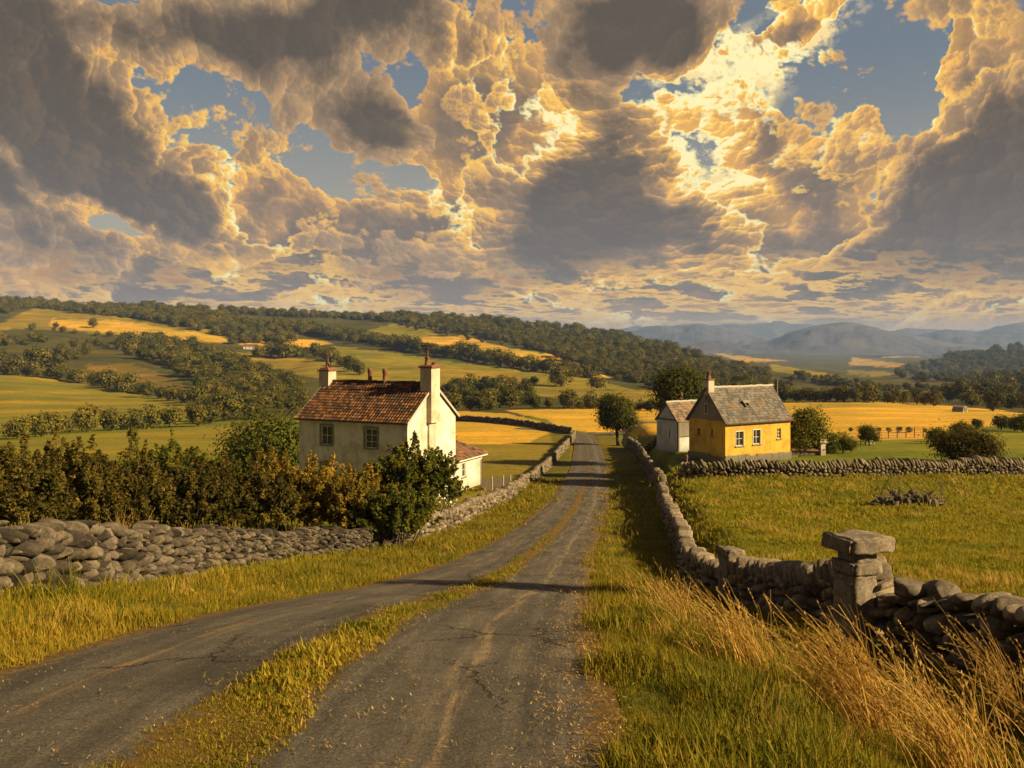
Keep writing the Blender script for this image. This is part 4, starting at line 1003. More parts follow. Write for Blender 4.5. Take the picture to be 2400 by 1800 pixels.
# --- the gate pillar
pz = gz(4.45, 10.75) - .05
pil = empty('gate_pillar', (4.32, 10.75, pz), RAD(20), 'carved stone gate pillar with a heavy overhanging cap where the near wall turns', 'pillar')
M_PILLAR = mat('hewn_stone', m_stone(lin(88, 79, 69), lin(150, 136, 118), 1), .9, (.7, .03), .2)
def stone_block(name, a, b, seed, parent, rough=.02, cutn=5, m=M_PILLAR):
    """a hewn block: chipped arrises, uneven faces"""
    bm = bmesh.new(); bmesh.ops.create_cube(bm, size=1); bmesh.ops.bevel(bm, geom=bm.edges[:], offset=.06, segments=2, affect='EDGES')
    bmesh.ops.subdivide_edges(bm, edges=bm.edges[:], cuts=cutn, use_grid_fill=True); bmesh.ops.triangulate(bm, faces=bm.faces[:])
    v = np.array([x.co for x in bm.verts]); f = np.array([[q.index for q in p.verts] for p in bm.faces]); bm.free()
    a, b = np.array(a, float), np.array(b, float); p = v * (b - a) + (a + b) / 2; o = seed * 7.7
    n = np.stack([fbm(p[:, (i + 1) % 3] * 7 + o, p[:, (i + 2) % 3] * 7 + p[:, i] * 5 - o, 4) for i in range(3)], 1)
    p = p + n * rough * 2
    mb = MB(); mb.add(p, f, .45 + .3 * fbm(p[:, 0] * 3, p[:, 2] * 3, 2)); return mb.build(name, m, parent, True)
stone_block('shaft', (-.19, -.20, -.3), (.19, .19, 1.02), 1, pil)
stone_block('block', (-.20, -.21, 1.022), (.25, .21, 1.18), 2, pil, .012)
stone_block('neck', (-.14, -.17, 1.182), (.20, .17, 1.30), 3, pil, .012)
stone_block('cap', (-.30, -.28, 1.302), (.38, .28, 1.49), 4, pil, .02, 6)
post = empty('stone_post', (4.86, 19.0, gz(4.86, 19.0) + .10), RAD(15), 'upright squared stone standing up through the curving wall left of the pillar', 'stone post')
stone_block('shaft', (-.19, -.24, -.3), (.19, .24, .95), 5, post, .025); stone_block('head', (-.21, -.26, .952), (.22, .26, 1.10), 6, post, .03)
for (x, y, s, lb) in ((4.72, 10.15, (.54, .42, .22), 'long pale block lying on the wall end beside the gate pillar'), (5.02, 9.95, (.36, .46, .28), 'rounded boulder on the wall end at the right of the pale block')):
    v, f = STONE[3][0][3 if s[0] > .5 else 6], STONE[3][1]; mb = MB(); mb.add(v * np.array(s) / 2 @ rotm(.05, .08, .5).T, f, .8)
    o = mb.build('wall_stone', M_STONE, None, True); o.location = (x, y, -2.93); tag(o, lb, 'stone')

# --- heap of stones and brush in the field
c = at(2130, 43.5); heap = empty('stone_heap', c, 0, 'low heap of stones and dead brush lying in the green field', 'stone heap')
mb = MB(); r = np.random.default_rng(77)
for i in range(46):
    a = r.uniform(-1.5, 1.5); v = STONE[1][0][r.integers(14)] * np.array((r.uniform(.2, .5), r.uniform(.2, .45), r.uniform(.15, .34))) / 2
    mb.add(v @ rotm(r.normal() * .4, r.normal() * .4, r.random() * 6).T + np.array((a, r.normal() * .3, .05 + .32 * (1 - abs(a) / 1.6) * r.random())), STONE[1][1], r.random() * .7)
mb.build('rubble', M_STONE_FAR, heap, True); heap.scale = (1.15, 1.2, 2.1)
mb = MB()
for i in range(70):
    p = np.array((r.uniform(-1.6, 1.5), r.normal() * .35, .15 + r.random() * .2)); d = np.array((r.normal() * .5 - .2, r.normal() * .3, abs(r.normal()) * .28))
    mb.tube([p, p + d * .6, p + d + (0, 0, .03)], [.016, .012, .004], 4, cap=False)
mb.build('brush', M_WOOD, heap)

# --- odds and ends round the farmhouse and the cottage
def fence(name, label, pts, h, n, mt, cat='fence', rails=2):
    e = empty(name, at_xy(pts[0]), 0, label, cat); b = Vector(e.location)
    P0 = [Vector((x, y, gz(x, y))) - b for x, y in pts]
    rail = MB()
    for i in range(len(P0) - 1):
        for k in range(rails):
            z = Vector((0, 0, h * (k + .6) / rails)); rail.tube([P0[i] + z, P0[i + 1] + z], .035, 6)
    rail.build('rail', mt, e)
    tot = sum((P0[i + 1] - P0[i]).length for i in range(len(P0) - 1))
    for j in range(n):
        s = tot * j / (n - 1); i = 0
        while i < len(P0) - 2 and s > (P0[i + 1] - P0[i]).length: s -= (P0[i + 1] - P0[i]).length; i += 1
        p = P0[i].lerp(P0[i + 1], min(1, s / (P0[i + 1] - P0[i]).length)); q = MB(); q.box((-.05, -.05, -.1), (.05, .05, h * random.uniform(.95, 1.12))); o = q.build('post', mt, e); o.location = p
    return e
def at_xy(p): return (p[0], p[1], gz(*p))
random.seed(3)
sty = empty('plank_pen', at_xy((-2.6, 71.5)), RAD(20), 'small grey plank pen behind the rear wing of the white house', 'fence')
for i, (x0, x1) in enumerate(((0, .95), (1.02, 1.95), (2.02, 2.6))):
    m = MB()
    for k in range(6): m.box((x0 + (x1 - x0) * k / 6 + .01, -.02, 0), (x0 + (x1 - x0) * (k + 1) / 6 - .01, .02, 1.0 + random.random() * .08)); 
    m.build('plank_panel', M_WOOD, sty)
    m = MB(); m.box((x1 + .002, -.06, -.1), (x1 + .068, .06, 1.25)); m.build('post', M_PALEWOOD, sty)
fence('white_rail_fence', 'short white rail fence far out in the right hand field beside a round tree', [(38.2, 96), (41.2, 97)], .55, 6, M_PALEWOOD)
fence('field_fence', 'dark post fence along the foot of the golden field on the right', [(47, 112), (56, 118), (66, 124)], 1.3, 12, M_WOOD)
pole = empty('utility_pole', at_xy((26.5, 85.5)), 0, 'thin dark pole rising behind the right end of the cottage roof', 'pole')
m = MB(); m.tube([(0, 0, -.3), (0, 0, 6.8)], [.17, .15], 8); m.build('shaft', M_WOOD, pole); m = MB(); m.tube([(0, 0, 6.802), (0, 0, 6.92)], [.13, .08], 8); m.build('cap', M_IRON, pole)
pole.location.z = -4.1 - 6.9 + .35
stump = empty('wooden_post', at_xy((13.5, 66)), 0, 'short wooden post in the lawn behind the wall in front of the cottage', 'post')
m = MB(); m.tube([(0, 0, -.2), (.02, 0, .6), (.0, .02, .92)], [.10, .095, .085], 8); m.build('shaft', M_WOOD, stump); m = MB(); m.tube([(0, .02, .922), (.0, .02, 1.1), (.02, .02, 1.2)], [.13, .12, .05], 8); m.build('head', M_TERRA, stump)
stake = empty('garden_stake', at_xy((-3.3, 49.5)), 0, 'dark stake leaning among the white flowers beside the tall green bush', 'stake')
m = MB(); m.tube([(0, 0, -.2), (.05, .02, .7), (.02, .05, 1.35)], [.05, .045, .03], 6); m.build('shaft', M_WOOD, stake); m = MB(); m.tube([(-.3, 0, 1.1), (.3, .05, 1.2)], [.03, .02], 6); m.build('crosspiece', M_WOOD, stake)
# ------------------------------------------------------------------ trees and bushes
def leaf_quads(c, nrm, size, r, rnd, asp=.62):
    """one leaf-sized face at every point of c, facing roughly along nrm"""
    n = len(c); a = r.normal(size=(n, 3)); a -= nrm * (a * nrm).sum(1)[:, None]; a /= np.linalg.norm(a, axis=1)[:, None]; b = np.cross(nrm, a)
    s = (size * r.uniform(.6, 1.35, n))[:, None]; k = s * asp
    bend = nrm * s * .18
    v = np.stack([c - a * s * .5 - bend, c + b * k * .5, c + a * s * .5 - bend, c - b * k * .5], 1).reshape(-1, 3)
    f = np.arange(4 * n).reshape(-1, 4)
    return v, f, np.repeat(rnd, 4)
def unit(v): return v / np.linalg.norm(v, axis=1)[:, None]
def crown(r, w, h, z0, n_clump, n_leaf, size, lobes=5, flat=.8, inner=.35):
    """leaf clumps through an uneven crown volume"""
    L = [(0, 0, z0 + h * .50, w * .40, h * .44)] * 3
    for i in range(lobes):
        a = r.random() * 6.28; q = w * r.uniform(.15, .30); zz = z0 + h * r.uniform(.22, .74); s = r.uniform(.20, .30) * (1.15 - .35 * abs((zz - z0) / h - .45))
        L.append((q * math.cos(a), q * math.sin(a), zz, w * s, h * s * flat))
    V, N, R = [], [], []
    for i in range(n_clump):
        l = L[r.integers(len(L))]; d = unit(r.normal(size=(1, 3)))[0]; d[2] = d[2] * .9 + .1
        rad = r.uniform(.80, 1.04) if r.random() > inner else r.uniform(.3, .8)
        c = np.array(l[:3]) + d * np.array((l[3], l[3], l[4])) * rad
        k = n_leaf; cs = w * .085 * r.uniform(.6, 1.5)
        o = r.normal(size=(k, 3)) * np.array((cs, cs, cs * .75)); q = c + o
        V.append(q); N.append(unit(d * 1.0 + o / cs * .35 + r.normal(size=(k, 3)) * .24 + np.array((0, 0, .22)))); R.append(np.clip(r.normal(.5, .17) + r.normal(size=k) * .12, 0, 1))
    return leaf_quads(np.concatenate(V), np.concatenate(N), size, r, np.concatenate(R))
def trunk_mesh(mb, r, h, rad, limbs, w, mat=0, z1=None):
    top = z1 or h * .75; mb.tube([(0, 0, -.3), (0, 0, .15), (r.normal() * .04 * h, r.normal() * .03 * h, top * .5), (r.normal() * .05 * h, r.normal() * .05 * h, top)], [rad * 1.5, rad, rad * .75, rad * .3], 8, mat=mat)
    for i in range(limbs):
        a = 6.28 * (i + r.random() * .6) / limbs; z = top * r.uniform(.42, .8); l = w * r.uniform(.26, .42)
        p = np.array((0, 0, z)); d = np.array((math.cos(a) * l, math.sin(a) * l, l * r.uniform(.5, 1.1))); mb.tube([p, p + d * .5 + (0, 0, .05 * h), p + d], [rad * .45, rad * .3, rad * .1], 6, mat=mat)

# far trees
FAR, FAR_CROWN, FAR_TRUNK = [], [], []
for i in range(8):
    r = np.random.default_rng(100 + i); w = r.uniform(.85, 1.15); v, f, q = crown(r, w, .98, .0, 120, 10, .115, r.integers(3, 6), .9, .12)
    mb = MB(); mb.add(v, f, q); FAR_CROWN.append(mb.build('crown', M_LEAF_FAR, data_only=True))
    tk = lambda b, m: b.tube([(0, 0, -.08), (0, 0, .12), (.01, 0, .5)], [.045, .032, .015], 5, mat=m)
    FAR_TRUNK.append(tk(MB(), 0).build('trunk', M_BARK, data_only=True)); FAR.append(tk(mb, 1).build('far_tree', [M_LEAF_FAR, M_BARK], data_only=True))

def far_tree(name, x, y, h, label, cat, group, r, wide=1.0):
    i = r.integers(len(FAR)); o = empty(name, (x, y, gz(x, y) - .04 * h), r.random() * 6.28, label, cat, group)
    s = h * r.uniform(.85, 1.18); o.scale = (s * wide * r.uniform(.9, 1.12), s * wide * r.uniform(.9, 1.12), s)
    for nm, me in (('crown', FAR_CROWN[i]), ('trunk', FAR_TRUNK[i])):
        c = bpy.data.objects.new(nm, me); COL.objects.link(c); c.parent = o
    return o
ORD = 'first second third fourth fifth sixth seventh eighth ninth tenth eleventh twelfth thirteenth fourteenth fifteenth sixteenth seventeenth eighteenth nineteenth twentieth'.split()
ORD += ['twenty-' + w for w in ORD[:9]] + ['thirtieth'] + ['thirty-' + w for w in ORD[:9]]
_yy = np.exp(np.linspace(math.log(60), math.log(3300), 700))
def hit(u, v, y_min=150, y_max=3300):
    """the nearest ground beyond y_min that this sight line meets"""
    y = _yy[(_yy > y_min) & (_yy < y_max)]; x = (u - HU) / F * y; g = HV - F * ground(x, y) / y
    k = np.nonzero(g <= v)[0]
    return float(y[k[0]]) if len(k) else None
def row(where, uvs, hpx, seed, jit=3, kind='tree', y_min=150, cat='tree', group=None, one=None):
    r = np.random.default_rng(seed); uvs = sorted(uvs); n = len(uvs); g = group or 'trees ' + where
    for i, (u, v) in enumerate(uvs):
        u += r.normal() * jit; y = hit(u, v, y_min)
        if y is None: continue
        h = hpx * y / F * (1.2 if n == 1 else r.uniform(.75, 1.25))
        if one: lb = one
        elif n == 1: lb = 'lone round tree ' + where
        else: lb = ('leftmost' if i == 0 else 'rightmost' if i == n - 1 else ORD[i] + ' from the left') + ' of the ' + where
        far_tree('hedgerow_tree', (u - HU) / F * y, y, h, lb, cat, g if n > 1 else None, r)
def along(pts, n):
    p = np.array(pts, float); L = np.concatenate([[0], np.cumsum(np.linalg.norm(np.diff(p, axis=0), axis=1))]); s = np.linspace(0, L[-1], n)
    return [(float(np.interp(q, L, p[:, 0])), float(np.interp(q, L, p[:, 1]))) for q in s]

row('trees in the hedgerow slanting down the middle hillside', along([(948, 822), (1000, 832), (1085, 842), (1160, 857), (1240, 868), (1330, 880), (1390, 888)], 24), 34, 1)
row('small trees on the field behind the house chimney', along([(1130, 906), (1190, 905), (1250, 903)], 6), 20, 2)
row('standing above the golden field left of the roadside tree', [(1310, 906)], 42, 3)
row('standing on the green slope over the road bend', [(1402, 910)], 36, 4)
row('trees edging the golden field beyond the road', along([(1258, 957), (1310, 957), (1370, 958), (1425, 959)], 6), 36, 5, 4)
row('small trees left of the tall shed tree', along([(1496, 962), (1545, 964)], 4), 26, 6)
row('trees at the foot of the left meadow', along([(40, 1030), (110, 1020), (230, 1012), (290, 1008), (380, 1003), (450, 1000), (520, 990), (590, 982)], 13), 52, 7, 8)
row('trees above the big green field on the left', along([(-20, 875), (60, 882), (130, 890), (200, 900), (260, 912), (330, 925), (400, 938), (470, 952), (540, 965)], 22), 38, 8, 5)
row('back trees of the belt on the left hillside', along([(0, 850), (70, 856), (130, 862)], 5), 34, 9, 5)
row('trees right of the gold strip above the house', along([(610, 838), (670, 838), (740, 838), (775, 846), (800, 860), (840, 880)], 12), 34, 10, 4)
row('alone on the bare gold pasture at the upper left', [(218, 768)], 22, 11)
row('small and bent at the far left of the gold pasture', [(131, 768)], 14, 12)
row('trees beyond the golden field by the cottage', along([(1815, 942), (1860, 942), (1900, 942), (1960, 942), (2010, 943), (2060, 944), (2110, 946), (2150, 948), (2190, 952)], 17), 34, 13, 6)
row('bushes along the foot of the golden field', along([(1990, 1012), (2050, 1013), (2110, 1014), (2160, 1014)], 7), 11, 14, 5, y_min=90, cat='bush')
row('small trees at the far end of the right field', [(2295, 1006), (2345, 1008), (2378, 1010), (2400, 1012), (2425, 1014)], 34, 15, 2, y_min=90)

row('small trees at the foot of the gold pasture', along([(81, 774), (264, 790), (407, 802)], 10), 15, 16, 8)
row('small trees on the pale slope over the road', along([(934, 764), (1050, 786), (1166, 810)], 9), 13, 17, 8)
row('bushes on the hillside under the right forest', along([(1150, 836), (1290, 868), (1440, 892)], 9), 14, 18, 10, cat='bush')
def wood(where, poly, n, hpx, seed, label, y_rng=(150, 3300)):
    """separate trees of a wood, all alike from here"""
    r = np.random.default_rng(seed); k = 0; p = np.array(poly); pts = []
    for _ in range(n * 40):
        if len(pts) >= n: break
        u, v = r.uniform(p[:, 0].min(), p[:, 0].max()), r.uniform(p[:, 1].min(), p[:, 1].max())
        if not inside(poly, np.array([u]), np.array([v]))[0]: continue
        if any((u - a) ** 2 + (v - b) ** 2 * 2.5 < (hpx * .55) ** 2 for a, b in pts): continue
        pts.append((u, v))
    for u, v in pts:
        y = hit(u, v, *y_rng)
        if y: far_tree('woodland_tree', (u - HU) / F * y, y, hpx * y / F, label, 'tree', where, r)
wood('trees of the wood on the left hillside', [(293, 805), (366, 805), (448, 822), (549, 860), (651, 890), (715, 920), (712, 965), (600, 962), (520, 946), (470, 915), (390, 862), (300, 838), (270, 820)], 95, 34, 21, 'round tree in the dense wood on the hillside left of the white house')
wood('trees of the dark wood behind the barn', [(2212, 945), (2240, 918), (2290, 905), (2440, 900), (2440, 975), (2300, 962)], 40, 46, 22, 'dark tree in the wood behind the arched barn at the right edge')
wood('trees of the copse behind the chimney', [(1028, 925), (1080, 918), (1146, 910), (1207, 925), (1252, 948), (1166, 962), (1044, 962)], 30, 38, 23, 'round tree in the copse seen to the right of the white house chimney')

# the forests on the ridges: past counting, one object
def make_points(name, P_, scale, rotz, idx, kind, matl=None):
    me = bpy.data.meshes.new(name); P_ = np.asarray(P_, float); me.vertices.add(len(P_)); me.vertices.foreach_set('co', P_.astype(np.float32).ravel())
    a = me.attributes.new('psize', 'FLOAT_VECTOR', 'POINT'); a.data.foreach_set('vector', np.asarray(scale, np.float32).ravel())
    a = me.attributes.new('prot', 'FLOAT_VECTOR', 'POINT'); a.data.foreach_set('vector', np.asarray(rotz, np.float32).ravel())
    a = me.attributes.new('pick', 'INT', 'POINT'); a.data.foreach_set('value', np.asarray(idx, np.int32))
    me.update(); o = bpy.data.objects.new(name, me); COL.objects.link(o); o['kind'] = kind; return o
def instance_on(o, protos):
    """geometry nodes: one of the given meshes at every point"""
    c = bpy.data.collections.new(o.name + '_kinds')
    for i, me in enumerate(protos):
        q = bpy.data.objects.new('%s_kind_%02d' % (o.name, i), me); c.objects.link(q)
    nt = bpy.data.node_groups.new(o.name + '_scatter', 'GeometryNodeTree')
    nt.interface.new_socket('Geometry', in_out='INPUT', socket_type='NodeSocketGeometry'); nt.interface.new_socket('Geometry', in_out='OUTPUT', socket_type='NodeSocketGeometry')
    N = nt.nodes.new; gi, go = N('NodeGroupInput'), N('NodeGroupOutput'); ci = N('GeometryNodeCollectionInfo'); ci.inputs['Collection'].default_value = c
    ci.inputs['Separate Children'].default_value = True; ci.inputs['Reset Children'].default_value = True
    ip = N('GeometryNodeInstanceOnPoints'); ip.inputs['Pick Instance'].default_value = True
    def at_(nm, ty):
        a = N('GeometryNodeInputNamedAttribute'); a.data_type = ty; a.inputs['Name'].default_value = nm; return a.outputs['Attribute']
    L = nt.links.new; L(gi.outputs[0], ip.inputs['Points']); L(ci.outputs[0], ip.inputs['Instance'])
    L(at_('pick', 'INT'), ip.inputs['Instance Index']); L(at_('prot', 'FLOAT_VECTOR'), ip.inputs['Rotation']); L(at_('psize', 'FLOAT_VECTOR'), ip.inputs['Scale']); L(ip.outputs[0], go.inputs[0])
    m = o.modifiers.new('scatter', 'NODES'); m.node_group = nt
FOREST = [
    ([(-300, 700), (0, 706), (81, 712), (203, 706), (317, 708), (407, 724), (480, 732), (509, 748), (515, 772), (407, 764), (325, 750), (203, 737), (81, 725), (0, 738), (-300, 745)], 900, 17),
    ([(407, 756), (509, 740), (590, 766), (692, 790), (690, 806), (549, 810), (521, 790), (407, 768)], 150, 20),
    ([(590, 762), (692, 768), (814, 786), (900, 800), (960, 812), (945, 824), (900, 814), (793, 800), (692, 784)], 150, 20),
    ([(488, 726), (570, 722), (692, 728), (814, 740), (895, 746), (1000, 754), (1000, 764), (895, 756), (814, 750), (692, 744), (570, 738)], 300, 14),
    ([(895, 744), (1044, 750), (1166, 757), (1288, 768), (1370, 774), (1431, 788), (1492, 798), (1573, 818), (1654, 842), (1720, 860), (1800, 880), (1817, 935), (1700, 930), (1553, 918), (1440, 885), (1370, 862), (1268, 826), (1160, 800), (1105, 788), (1003, 776)], 1400, 19),
    ([(2085, 880), (2140, 862), (2200, 845), (2305, 818), (2400, 815), (2600, 812), (2600, 890), (2400, 892), (2250, 897), (2150, 897)], 420, 15),
    ([(-300, 775), (0, 780), (110, 790), (200, 806), (260, 815), (255, 838), (190, 850), (60, 835), (-300, 830)], 80, 20),
    ([(1640, 900), (1760, 905), (1850, 915), (1850, 940), (1640, 942)], 60, 28),
    ([(1850, 880), (1960, 893), (2060, 908), (2200, 915), (2200, 922), (2060, 918), (1960, 905), (1850, 892)], 70, 14),
]
def build_forest():
    r = np.random.default_rng(5); Pn, Sc, Ro, Ix = [], [], [], []
    for poly, n, hpx in FOREST:
        p = np.array(poly); u = r.uniform(p[:, 0].min(), p[:, 0].max(), n * 6); v = r.uniform(p[:, 1].min(), p[:, 1].max(), n * 6); k = np.nonzero(inside(poly, u, v))[0][:n]
        for i in k:
            y = hit(u[i], v[i], 200)
            if not y: continue
            x = (u[i] - HU) / F * y; h = hpx * y / F * r.uniform(.75, 1.3); Pn.append((x, y, gz(x, y) - .05 * h)); w = h * r.uniform(.9, 1.15); Sc.append((w, w, h)); Ro.append((0, 0, r.random() * 6.28)); Ix.append(r.integers(len(FAR)))
    o = make_points('woods', Pn, Sc, Ro, Ix, 'stuff'); instance_on(o, FAR)
build_forest()

# --- nearer trees, each with its own crown and trunk
def near_tree(name, x, y, w, h, z0, label, seed, clumps=420, leaf=.22, lm=None, trunk=.16, lobes=7, cat='tree', limbs=6, group=None, inner=.3):
    r = np.random.default_rng(seed); e = empty(name, (x, y, gz(x, y)), 0, label, cat, group)
    mb = MB(); v, f, q = crown(r, w, h - z0, z0, clumps, 16, leaf, lobes, .85, inner); mb.add(v, f, q); mb.build('crown', lm or M_LEAF_TREE, e)
    mb = MB(); trunk_mesh(mb, r, h, trunk, limbs, w, z1=h * .72); mb.build('trunk', M_BARK, e, True)
    return e
near_tree('roadside_tree', 18.4, 148, 6.2, 8.8, 2.0, 'round leafy tree standing alone by the road end at the lane wall', 161, 1000, .40, trunk=.34, lobes=6)
near_tree('tall_tree', 20.6, 104, 7.4, 9.6, 1.6, 'tall dark tree rising behind the limewashed shed', 62, 1000, .36, trunk=.3, lobes=9)
near_tree('tall_bush', 27.7, 79.5, 4.2, 4.4, .1, 'dark bush against the right end of the yellow cottage', 63, 620, .26, M_LEAF_GREEN, .1, 7, 'bush')
near_tree('tall_bush', 29.9, 81, 2.4, 2.0, .0, 'lower dark bush behind the stone outhouse gate pier', 64, 200, .18, M_LEAF_GREEN, .07, 5, 'bush')
near_tree('small_bush', 31.6, 81.5, 2.4, 2.1, .0, 'small bush in the field at the right of the outhouse bushes', 65, 180, .18, M_LEAF_GREEN, .07, 4, 'bush')
near_tree('round_tree', 40.2, 96, 2.3, 2.4, .35, 'neat round small tree alone in the green field right of the cottage', 66, 240, .16, trunk=.09, lobes=4)
near_tree('round_bush', 49.6, 100, 2.2, 1.9, .05, 'small round bush left of the wide golden brown bush', 67, 180, .17, M_LEAF_GREEN, .08, 4, 'bush')
near_tree('wide_bush', 38.6, 72.5, 4.9, 2.9, .05, 'wide golden brown bush beyond the cross wall in the right hand field', 68, 700, .24, M_LEAF_BROWN, .1, 9, 'bush')
near_tree('round_tree', 54.8, 104, 2.3, 2.7, .2, 'small dark tree just behind the wide golden brown bush', 69, 200, .18, trunk=.09, lobes=4)
near_tree('dark_tree', -21.4, 76, 8.6, 7.4, .3, 'dark leafy tree against the left end wall of the white house', 70, 900, .30, M_LEAF_GREEN, .2, 9)
near_tree('small_bush', 20.6, 146, 2.0, 1.7, .1, 'small bush under the lone tree at the end of the lane wall', 71, 120, .2, M_LEAF_GREEN, .06, 4, 'bush')

# --- the bushes behind the boulder wall: many upright leafy shoots
def shrub(name, x, y, w, h, label, seed, lm, shoots=34, leaf=.11, per=120, group=None, spire=1.0, zoff=0):
    """a thick bush: a body of leafy sprays with feathery shoots standing out of it"""
    r = np.random.default_rng(seed); e = empty(name, (x, y, gz(x, y) + zoff), 0, label, 'bush', group); V, N, R = [], [], []; st = MB()
    def sprig(a, b, n, wid, tone):
        """leaves along a twig from a to b, longest side twigs near its foot"""
        s = r.random(n) ** .85; p = a + (b - a) * s[:, None]; ta = r.integers(0, 5, n) * 1.257 + r.normal(size=n) * .3 + s * 5; d = (b - a) / np.linalg.norm(b - a)
        q = np.cross(d, (.3, .2, .9)); q /= np.linalg.norm(q); q2 = np.cross(d, q); rad = wid * (1.05 - s) * r.uniform(.2, 1, n) + .02
        o = (np.cos(ta)[:, None] * q + np.sin(ta)[:, None] * q2) * rad[:, None] + d * (rad * .6)[:, None]
        V.append(p + o); N.append(unit(o / wid + d * .2 + r.normal(size=(n, 3)) * .55 + np.array((0, 0, .3)))); R.append(np.clip(tone + r.normal(size=n) * .12 + .12 * s, 0, 1))
    # body: sprays leaning out from many places in an uneven dome
    lobes = [(0, 0, .84)] + [(w * .30 * math.cos(k * 1.26 + seed), w * .30 * math.sin(k * 1.26 + seed), r.uniform(.70, 1.0)) for k in range(5)]
    for i in range(int(105 * w)):
        lx, ly, lh = lobes[r.integers(len(lobes))]; d = unit(r.normal(size=(1, 3)))[0]; d[2] = abs(d[2]) * 1.1 - .25; q = r.uniform(.55, 1.0)
        c = np.array((lx + d[0] * w * .30 * q, ly + d[1] * w * .30 * q, max(.12, h * lh * (.44 + .46 * d[2] * q)))); o = np.array((d[0], d[1], .55 + max(d[2], 0))); o /= np.linalg.norm(o)
        L = r.uniform(.35, .75); sprig(c - o * L * .4, c + o * L * .6 + r.normal(size=3) * .08, 46, .24, np.clip(r.normal(.42, .15), 0, 1))
    for i in range(shoots):
        a = r.random() * 6.28; q = math.sqrt(r.random()) * w * .46; top = h * (1.0 - .45 * (q / (w * .5)) ** 2.0) * r.uniform(.58, 1.12)
        b = np.array((q * .5 * math.cos(a), q * .5 * math.sin(a), 0)); t_ = np.array((q * math.cos(a) + r.normal() * .15, q * math.sin(a) + r.normal() * .15, top)); m_ = b * .35 + t_ * np.array((.65, .65, .6))
        st.tube([b - (0, 0, .2), m_, t_], [.035, .02, .006], 5, cap=False)
        sprig(m_ + (t_ - m_) * (1 - .8 * spire), t_, per, .26 * (.6 + .4 * spire), np.clip(r.normal(.5, .13), 0, 1))
        for k in range(4):
            s0 = r.uniform(.2, .85); p = m_ + (t_ - m_) * s0; aa = r.random() * 6.28; sprig(p, p + np.array((math.cos(aa) * .3, math.sin(aa) * .3, .34)) * r.uniform(.7, 1.4) * (1.2 - s0), 26, .13, np.clip(r.normal(.5, .14), 0, 1))
    mb = MB(); mb.add(*leaf_quads(np.concatenate(V), np.concatenate(N), leaf, r, np.concatenate(R), .55)); mb.build('foliage', lm, e); st.build('stem', M_BARK, e, True)
    return e
BG = 'bushes behind the boulder wall'
def su(u, y): return (u - HU) / F * y
for i, (u, y, w, h, lm, lb) in enumerate((
    (-60, 26, 4.6, 3.6, M_LEAF_BROWN, 'dark bush cut by the left edge of the picture behind the boulder wall'),
    (110, 29, 4.0, 4.6, M_LEAF_BROWN, 'tall brown bush with spiky tops near the left end of the boulder wall'),
    (270, 31, 4.2, 4.2, M_LEAF_BROWN, 'dark bush with two pointed shoots above the tallest tuft on the wall'),
    (430, 33, 4.4, 4.5, M_LEAF_BROWN, 'brown bush with a ragged crest in the middle of the bush row'),
    (590, 35, 4.4, 4.3, M_LEAF_BROWN, 'olive bush in the row left of the white house front'),
    (700, 37, 4.2, 4.6, M_LEAF_LIT, 'golden lit bush with a feathery top under the left upper window'),
    (815, 36, 3.7, 3.7, M_LEAF_LIT, 'golden lit brown bush at the right end of the brown bush row'),
    (20, 33, 4.6, 4.6, M_LEAF_GREEN, 'green bush peeping over the first brown bushes at the far left'),
    (340, 37, 4.6, 5.0, M_LEAF_GREEN, 'dark green bush showing its tips over the middle of the bush row'),
    (540, 40, 4.8, 5.0, M_LEAF_GREEN, 'dark green bush standing behind the olive bush'))):
    shrub('green_bush' if lm is M_LEAF_GREEN else 'brown_bush', su(u, y), y, w, h, lb, 200 + i, lm, 14, .145, 80, BG)
shrub('green_bush', su(925, 34.6), 34.6, 2.9, 3.0, 'dark green bush with a rounded top in front of the ground floor window', 231, M_LEAF_GREEN, 12, .165, 70, None, .3)
shrub('green_bush', su(968, 41.5), 41.5, 4.4, 5.7, 'tall green bush with spreading sprays in front of the white gable', 232, M_LEAF_GREEN, 14, .175, 80, None, .35)

# --- white flowers beside the tall green bush
def flowers(x, y, n, label, seed):
    r = np.random.default_rng(seed); e = empty('flowering_plant', (x, y, gz(x, y)), 0, label, 'plant'); c = np.stack([r.normal(size=n) * .42, r.normal(size=n) * .4, .15 + r.random(n) * 1.1], 1)
    mb = MB(); mb.add(*leaf_quads(c, unit(r.normal(size=(n, 3)) + np.array((.5, -.6, .8))), .14, r, r.random(n), .9)); mb.build('flower', M_FLOWER, e)
    m = 260; c = np.stack([r.normal(size=m) * .4, r.normal(size=m) * .4, r.random(m) * 1.0], 1); mb = MB(); mb.add(*leaf_quads(c, unit(r.normal(size=(m, 3)) + np.array((.2, -.3, .8))), .13, r, r.random(m))); mb.build('foliage', M_LEAF_GREEN, e)
flowers(-3.55, 48, 42, 'low plant with white flowers at the foot of the tall green bush', 1)
flowers(-4.4, 55, 26, 'white flowering plant below the window of the rear wing', 2)

# --- trees beyond the right edge of the picture that throw the bands of shade over the near road
near_tree('shade_tree', 13.2, 12.2, 2.3, 8.2, 1.6, 'slim tree in the field outside the picture on the right, shading the road', 90, 260, .24, trunk=.13, lobes=6)
